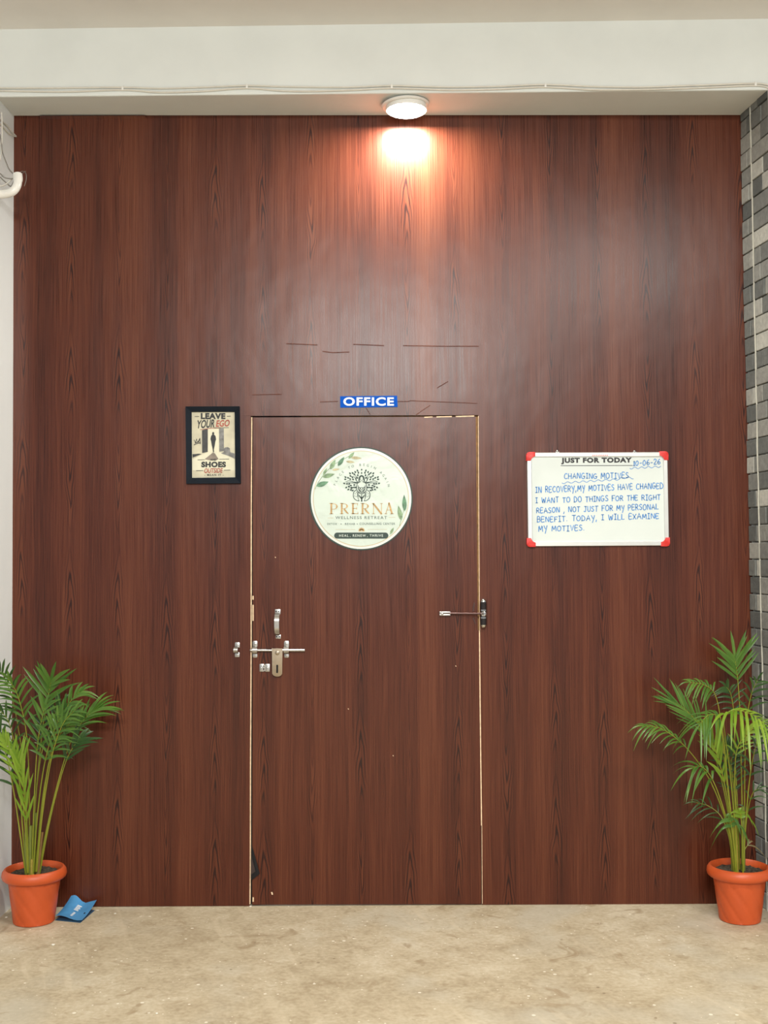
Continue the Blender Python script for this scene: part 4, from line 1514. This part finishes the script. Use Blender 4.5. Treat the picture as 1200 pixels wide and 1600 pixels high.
def pot(parent, rad, h, cx=0, cy=0):
    k = rad / 0.123
    def swirl(r, hh, a):
        if hh <= 0.004 or hh >= h * 0.80: return r
        ph = (a * 9 / (2 * pi) + hh * 11.0) % 1.0
        return r - 0.0032 * max(0.0, 1 - abs(ph - 0.5) / 0.16)
    bm = BM()
    rb_, rtp = 0.079 * k, 0.1 * k
    prof = [(0.02, 0.0), (rb_ - 0.006, 0.0), (rb_ - 0.001, 0.003), (rb_, 0.008)]
    for j in range(1, 13):
        t = j / 12
        prof.append((rb_ + (rtp - rb_) * t, 0.008 + (h * 0.81 - 0.008) * t))
    prof.append((rtp + 0.001, h - 0.034))
    prof.append((rtp - 0.006, h - 0.034)); prof.append((rb_ - 0.008, 0.012)); prof.append((0.02, 0.010))
    lathe(bm, prof, 216, (0, 0, 0), 'Z', 0, False, swirl)
    body = obj('pot', bm, M['terracotta'], parent, True)
    bm = BM()
    prof = [(rtp - 0.003, h - 0.040), (rtp + 0.014, h - 0.041), (rad - 0.003, h - 0.036), (rad, h - 0.026), (rad - 0.002, h - 0.012), (rad - 0.009, h - 0.002), (rad - 0.015, h), (rad - 0.020, h - 0.003), (rtp - 0.003, h - 0.020)]
    lathe(bm, prof, 72, (0, 0, 0), 'Z', 0, True)
    obj('rim', bm, M['terracotta'], body, True)
    bm = BM()
    rg = random.Random(int(rad * 1e4))
    rs_ = rtp - 0.004
    cen = bm.verts.new((0, 0, h - 0.018))
    prev = None
    for j in range(1, 13):
        ring = []
        for q_ in range(48):
            a = 2 * pi * q_ / 48
            r = rs_ * j / 12
            ring.append(bm.verts.new((r * cos(a), r * sin(a), h - 0.020 + (rg.uniform(-.004, .004) if j < 12 else -0.004))))
        for q_ in range(48):
            if prev is None: bm.faces.new((cen, ring[q_], ring[(q_ + 1) % 48]))
            else: bm.faces.new((prev[q_], ring[q_], ring[(q_ + 1) % 48], prev[(q_ + 1) % 48]))
        prev = ring
    obj('soil', bm, M['soil'], parent, False)


def cane(parent, pts, r0, r1, mt):
    bm = BM()
    n = 24
    q = catmull(pts, n)
    rr = [r0 + (r1 - r0) * (i / n) ** 0.8 for i in range(n + 1)]
    for i in (6, 13, 19): rr[i] *= 1.10
    tube(bm, q, rr, 12, 0)
    return obj('cane', bm, M[mt], parent, True)


def palm(label, base_px, base_py, front_py):
    f = PF(base_px, front_py)
    c = Vector((f.x, f.y + 0.079, 0))
    c.x = PF(base_px, front_py).x * (CAM - c).length / (CAM - f).length if False else PF(base_px, front_py - 9).x
    t = thing('potted_palm', label, 'potted plant', c, group='potted palms at the two ends of the wall')
    return t, c


def loc(parent_loc, pts):
    """(px, py, depth in front of the wall) to the plant's own space"""
    return [P(*p) - parent_loc for p in pts]


H = 0.208
tl, cl0 = palm('areca palm in terracotta pot at the left pillar beside the blue packet', 52, 1441, 1450)
pot(tl, 0.1225, H)
DL = -cl0.y
def LF(pts, *a, **k): return frond(tl, loc(cl0, pts), *a, **k)
class _shift: pass
# keep leaves in front of the panel: limits are given in the plant's own space
def mk(parent, c, xm):
    def go(pts, *a, **k):
        o = frond(parent, [P(*p) for p in pts], *a, xmax=xm, **k)
        for v in o.data.vertices: v.co -= c
        return o
    def cn(pts, r0, r1, mt):
        o = cane(parent, [P(*p) for p in pts], r0, r1, mt)
        for v in o.data.vertices: v.co -= c
        return o
    return go, cn
LF, LC = mk(tl, cl0, None)
LC([(42, 1366, .22), (41, 1330, .22), (41, 1285, .22)], 0.0085, 0.006, 'cane_green')
LC([(47, 1368, .23), (47, 1335, .23), (48, 1290, .225)], 0.0095, 0.0065, 'cane_green')
LC([(50.5, 1371, .235), (50, 1355, .235), (50, 1342, .235)], 0.0085, 0.006, 'cane_base')
LC([(59, 1366, .21), (61, 1340, .21), (66, 1300, .205)], 0.0085, 0.0052, 'cane_brown')
LC([(54, 1362, .20), (54, 1320, .20), (56, 1270, .20)], 0.008, 0.0055, 'cane_green')
UPF = (0, -1, 0.15)
# centre upright frond
LF([(50, 1362, .20), (53, 1290, .20), (59, 1210, .20), (67, 1135, .20), (73, 1098, .20), (77, 1078, .20), (80, 1064, .21)], 0.72, 8, 0.135, 0.0165, 46, 0.14, UPF, 'mid', seed=1, shape=(0.95, 0.75))
# frond leaning right, yellow-green tips
LF([(55, 1362, .22), (63, 1290, .23), (73, 1210, .25), (85, 1155, .27), (98, 1118, .28), (113, 1092, .28), (127, 1080, .27)], 0.62, 11, 0.115, 0.011, 34, 0.34, (-0.2, -1, 0.5), 'mid', seed=2)
# far right frond
LF([(61, 1362, .20), (72, 1300, .20), (90, 1225, .20), (108, 1165, .19), (124, 1134, .18), (140, 1116, .17), (152, 1108, .16)], 0.66, 12, 0.120, 0.013, 32, 0.24, (0.0, -0.7, 0.8), 'mid', seed=3, shape=(.9, .85))
# lower right frond
LF([(62, 1364, .21), (74, 1300, .22), (88, 1240, .23), (103, 1190, .235), (116, 1165, .235), (127, 1154, .23)], 0.66, 8, 0.11, 0.014, 34, 0.22, (0.2, -1, 0.5), 'dark', seed=4)
# centre lower mass
LF([(52, 1364, .24), (57, 1290, .26), (65, 1220, .28), (75, 1170, .30), (87, 1135, .31), (98, 1116, .31)], 0.58, 13, 0.120, 0.012, 44, 0.30, (0.1, -1, 0.2), 'mid', seed=5)
LF([(49, 1362, .18), (53, 1280, .16), (61, 1200, .14), (72, 1150, .12), (84, 1120, .10), (96, 1100, .09)], 0.58, 11, 0.12, 0.014, 50, 0.22, UPF, 'dark', seed=6)
LF([(50, 1364, .23), (52, 1290, .24), (55, 1215, .26), (59, 1160, .28), (66, 1120, .29), (70, 1104, .29)], 0.60, 9, 0.12, 0.013, 42, 0.24, (-0.1, -1, 0.3), 'mid', seed=14)
LF([(56, 1364, .21), (62, 1290, .22), (70, 1225, .22), (82, 1175, .21), (99, 1140, .19), (118, 1124, .17)], 0.60, 10, 0.115, 0.012, 38, 0.32, (0.1, -1, 0.6), 'mid', seed=15)
# fronds bending over the left pillar
LF([(46, 1362, .21), (46, 1280, .22), (45, 1205, .23), (41, 1145, .25), (34, 1108, .27), (24, 1078, .30), (12, 1060, .33)], 0.60, 12, 0.115, 0.0115, 44, 0.34, (0.1, -1, 0.5), 'mid', seed=7)
LF([(45, 1362, .20), (42, 1280, .18), (37, 1200, .17), (29, 1140, .20), (19, 1090, .26), (7, 1060, .32), (-2, 1046, .35)], 0.64, 9, 0.11, 0.011, 40, 0.26, (0.2, -1, 0.3), 'dark', seed=8)
# bright young frond, lower left
LF([(44, 1364, .25), (43, 1320, .27), (41, 1275, .29), (37, 1235, .31), (33, 1205, .32), (30, 1185, .32)], 0.42, 13, 0.125, 0.0105, 20, 0.02, (0.1, -1, 0.0), 'bright', seed=9, shape=(.95, .8), lift=0.05)
LF([(43, 1364, .25), (40, 1300, .27), (34, 1240, .29), (25, 1200, .31), (15, 1172, .33), (6, 1156, .34)], 0.55, 9, 0.10, 0.012, 28, 0.12, (0.3, -1, 0.3), 'bright', seed=10)
# dark low left
LF([(40, 1364, .23), (31, 1300, .26), (22, 1240, .28), (12, 1190, .31), (1, 1155, .33), (-12, 1130, .35)], 0.50, 12, 0.12, 0.012, 42, 0.26, (0.2, -1, 0.5), 'dark', seed=11)
LF([(41, 1364, .20), (35, 1290, .22), (30, 1220, .24), (22, 1160, .27), (12, 1125, .30), (-2, 1108, .33)], 0.58, 10, 0.10, 0.010, 44, 0.34, (0.1, -0.8, 0.6), 'dark', seed=12)
# thin frond with yellowing leaflets
LF([(57, 1362, .23), (64, 1290, .25), (74, 1220, .28), (84, 1170, .31), (99, 1130, .33), (119, 1108, .34)], 0.64, 9, 0.11, 0.010, 38, 0.36, (0, -0.8, 0.6), 'mid', seed=13)

tr_, cr0 = palm('areca palm in terracotta pot at the foot of the grey stone pillar', 1157.5, 1438, 1447)
pot(tr_, 0.1225, H)
RF, RC = mk(tr_, cr0, 1.495)
RC([(1150, 1366, .22), (1149, 1325, .22), (1146, 1275, .22)], 0.0115, 0.0075, 'cane_base')
RC([(1161, 1366, .21), (1161, 1320, .21), (1161, 1260, .205)], 0.0095, 0.0065, 'cane_green')
RC([(1145, 1364, .20), (1143, 1320, .20), (1139, 1275, .20)], 0.006, 0.004, 'cane_green')
# tall upright frond
RF([(1161, 1364, .20), (1160, 1280, .19), (1158, 1190, .17), (1156, 1110, .15), (1153, 1065, .14), (1150, 1040, .14), (1148, 1026, .14)], 0.74, 10, 0.135, 0.0145, 44, 0.10, UPF, 'mid', seed=21, shape=(.95, .85))
# fan frond pointing up-left
RF([(1148, 1364, .21), (1142, 1300, .22), (1130, 1230, .23), (1111, 1165, .24), (1092, 1132, .25), (1070, 1108, .25), (1050, 1094, .25)], 0.60, 17, 0.125, 0.0085, 28, 0.02, (0.2, -1, 0.3), 'mid', seed=22, shape=(.95, .75), lift=0.05)
# far left arching frond
RF([(1147, 1364, .22), (1136, 1290, .23), (1112, 1225, .24), (1084, 1182, .25), (1058, 1155, .25), (1032, 1138, .25), (1006, 1134, .25)], 0.64, 14, 0.085, 0.0095, 42, 0.55, (0.1, -0.6, 0.9), 'mid', seed=23, shape=(.9, .75))
# bright arching frond towards the viewer
RF([(1151, 1364, .24), (1148, 1290, .26), (1141, 1210, .29), (1133, 1150, .33), (1132, 1120, .37), (1148, 1110, .42), (1174, 1116, .46), (1196, 1132, .48)], 0.66, 13, 0.130, 0.012, 66, 0.75, (0.1, -0.5, 1.0), 'bright', seed=24, shape=(.9, .75))
RF([(1150, 1364, .24), (1144, 1290, .26), (1136, 1215, .29), (1130, 1150, .33), (1122, 1120, .36), (1106, 1118, .38), (1092, 1134, .39)], 0.70, 9, 0.115, 0.0115, 54, 0.65, (0.1, -0.5, 1.0), 'mid', seed=25, shape=(.9, .75))
# bright lower part behind
RF([(1152, 1364, .20), (1151, 1290, .20), (1148, 1215, .20), (1152, 1170, .20), (1166, 1148, .20), (1185, 1132, .21)], 0.60, 12, 0.12, 0.009, 38, 0.30, (0, -1, 0.4), 'bright', seed=26)
# small drooping frond, middle height
RF([(1148, 1364, .20), (1142, 1280, .18), (1132, 1190, .16), (1126, 1125, .14), (1117, 1085, .14), (1100, 1070, .15), (1076, 1066, .15)], 0.76, 12, 0.070, 0.0095, 66, 0.60, (0, -0.7, 0.8), 'mid', seed=27, shape=(.9, .65))
RF([(1156, 1364, .19), (1153, 1280, .17), (1149, 1190, .14), (1147, 1120, .12), (1142, 1085, .11), (1134, 1072, .11)], 0.70, 9, 0.085, 0.011, 55, 0.38, UPF, 'dark', seed=28)
# fronds against the stone
RF([(1160, 1364, .20), (1163, 1280, .20), (1164, 1190, .21), (1167, 1125, .22), (1174, 1085, .24), (1184, 1062, .26)], 0.64, 8, 0.095, 0.010, 46, 0.28, (-0.3, -1, 0.3), 'dark', seed=29)
RF([(1161, 1364, .24), (1165, 1290, .26), (1171, 1220, .28), (1180, 1170, .31), (1192, 1142, .34)], 0.58, 8, 0.095, 0.009, 44, 0.34, (-0.3, -1, 0.4), 'dark', seed=30)
# dense centre
RF([(1149, 1364, .22), (1143, 1300, .24), (1134, 1235, .26), (1122, 1185, .28), (1112, 1158, .29), (1105, 1143, .29)], 0.50, 14, 0.115, 0.011, 26, 0.08, (0.1, -1, 0.2), 'bright', seed=31, lift=0.05)
RF([(1155, 1364, .18), (1152, 1290, .16), (1147, 1225, .14), (1140, 1185, .13), (1132, 1160, .12)], 0.50, 11, 0.105, 0.012, 46, 0.20, UPF, 'dark', seed=32)
RF([(1153, 1364, .20), (1150, 1290, .18), (1146, 1230, .17), (1142, 1195, .16), (1150, 1165, .15)], 0.52, 8, 0.09, 0.011, 48, 0.3, UPF, 'dark', seed=39)
# low left drooping broad leaves
RF([(1148, 1364, .23), (1141, 1305, .25), (1126, 1250, .28), (1111, 1214, .30), (1096, 1198, .31), (1082, 1200, .31)], 0.62, 7, 0.115, 0.0125, 56, 0.75, (0.1, -0.6, 0.9), 'mid', seed=33, shape=(.95, .75))
# thin low fronds
RF([(1147, 1364, .20), (1142, 1320, .18), (1128, 1278, .15), (1108, 1260, .13), (1088, 1254, .12)], 0.50, 7, 0.095, 0.007, 48, 0.45, (0, -0.8, 0.6), 'dark', seed=34)
RF([(1162, 1364, .20), (1163, 1320, .20), (1168, 1270, .20), (1176, 1240, .21), (1186, 1232, .22)], 0.55, 5, 0.085, 0.007, 44, 0.40, (-0.2, -0.8, 0.6), 'dark', seed=35)
# short broad leaves low on the canes
RF([(1150, 1350, .245), (1147, 1320, .26), (1143, 1292, .27), (1140, 1278, .275)], 0.62, 2, 0.095, 0.021, 50, 0.95, (0, -1, 0.4), 'mid', seed=36, shape=(1, .8))
RF([(1160, 1350, .235), (1160, 1310, .245), (1158, 1280, .25), (1157, 1268, .255)], 0.66, 2, 0.085, 0.018, 50, 0.95, (0, -1, 0.4), 'bright', seed=37, shape=(1, .8))
RF([(1160, 1356, .20), (1163, 1330, .20), (1170, 1318, .19)], 0.80, 1, 0.09, 0.009, 40, 0.9, (0, -1, 0.4), 'dry', seed=38)

# ------------------------------------------------------------------ blue packet on the floor
A, B, Cc, Dd = PF(86.5, 1437), PF(128, 1441), PF(151, 1421), PF(111, 1419)
po_ = (A + B + Cc + Dd) / 4
po_.z = 0
pk = thing('packet', 'flattened blue packet lying on the floor beside the left pot', 'packet', po_)
NU = 14
def psurf(u, v, top):
    p = A.lerp(B, u).lerp(Dd.lerp(Cc, u), v) - po_
    if top:
        z = 0.012 + 0.006 * sin(u * 5.0 + 0.6) * (1 - v)
        z += v * v * (0.030 * (1 - u) ** 1.2 * (1 if u < 0.55 else 0.8) + 0.026 * u * u)
        z += 0.016 * math.exp(-((u - 0.18) / 0.2) ** 2) * v
        z -= 0.006 * math.exp(-((u - 0.5) / 0.18) ** 2) * v
    else:
        z = 0.0012
    return Vector((p.x, p.y, z))
def grid(bm, fn, thick, mi=0):
    top = [[bm.verts.new(fn(i / NU, j / NU)) for j in range(NU + 1)] for i in range(NU + 1)]
    bot = [[bm.verts.new(fn(i / NU, j / NU) - Vector((0, 0, thick))) for j in range(NU + 1)] for i in range(NU + 1)]
    for i in range(NU):
        for j in range(NU):
            bm.faces.new((top[i][j], top[i + 1][j], top[i + 1][j + 1], top[i][j + 1])).material_index = mi
            bm.faces.new((bot[i][j], bot[i][j + 1], bot[i + 1][j + 1], bot[i + 1][j])).material_index = mi
    for k in range(NU):
        for (a, b, c_, d_) in ((top[k][0], top[k + 1][0], bot[k + 1][0], bot[k][0]), (top[k][NU], top[k + 1][NU], bot[k + 1][NU], bot[k][NU]),
                               (top[0][k], top[0][k + 1], bot[0][k + 1], bot[0][k]), (top[NU][k], top[NU][k + 1], bot[NU][k + 1], bot[NU][k])):
            bm.faces.new((a, b, c_, d_)).material_index = mi
bm = BM(); grid(bm, lambda u, v: psurf(u, v, True), 0.0006)
fs_ = obj('front_sheet', bm, M['packet'], pk, True, 'light blue upper sheet of the packet')
bm = BM(); grid(bm, lambda u, v: psurf(0.02 + u * 0.96, -0.06 + v * 0.98, False), 0.0008)
obj('back_sheet', bm, M['packet_dark'], pk, True, 'dark blue underside of the packet')
bm = BM()
def pmark(pts):
    vs = [bm.verts.new(psurf(u, v, True) + Vector((0, -0.0004, 0.0008))) for u, v in pts]
    bm.faces.new(vs)
for k in range(5):
    v0 = 0.50 + 0.06 * k
    pmark([(0.40, v0), (0.56 - 0.03 * (k % 2), v0 + 0.01), (0.56 - 0.03 * (k % 2), v0 + 0.045), (0.40, v0 + 0.035)])
for k in range(4):
    v0 = 0.16 + 0.065 * k
    pmark([(0.46, v0), (0.54, v0), (0.54, v0 + 0.04), (0.46, v0 + 0.04)])
obj('white_marking', bm, M['print_white'], fs_)
bm = BM()
pts = [psurf(0.86 + 0.03 * cos(t), 0.42 + 0.04 * sin(t), True) + Vector((0, -0.0004, 0.0008)) for t in (2 * pi * k / 10 for k in range(10))]
bm.faces.new([bm.verts.new(p) for p in pts])
obj('dark_dot', bm, M['ink_black'], fs_)

# ------------------------------------------------------------------ plaster chips on the floor
chips = [(83, 1477, 0.011, 'plaster chip on the floor in front of the left pot'), (10, 1434, 0.009, 'plaster chip beside the left pot at the pillar foot'),
         (180, 1428, 0.008, 'plaster chip on the floor right of the blue packet'), (392, 1416, 0.010, 'plaster crumb under the door latch edge'),
         (245, 1584, 0.007, 'plaster chip at the front edge of the floor, left'), (612, 1494, 0.006, 'plaster chip in the middle of the floor'),
         (862, 1516, 0.006, 'plaster chip on the floor under the whiteboard')]
rg = random.Random(3)
for x, y, sz, lab in chips:
    bm = BM()
    bmesh.ops.create_icosphere(bm, subdivisions=2, radius=sz * 0.6)
    for v in bm.verts:
        v.co *= rg.uniform(0.75, 1.2)
        v.co.z = v.co.z * 0.38 + sz * 0.2
    p = PF(x, y)
    mz = min(v.co.z for v in bm.verts)
    for v in bm.verts: v.co.z -= mz
    o = obj('plaster_chip', bm, M['gravel'], None, False)
    o.location = (p.x, min(p.y, -0.008), 0)
    tag(o, lab, 'debris', 'plaster chips on the floor')
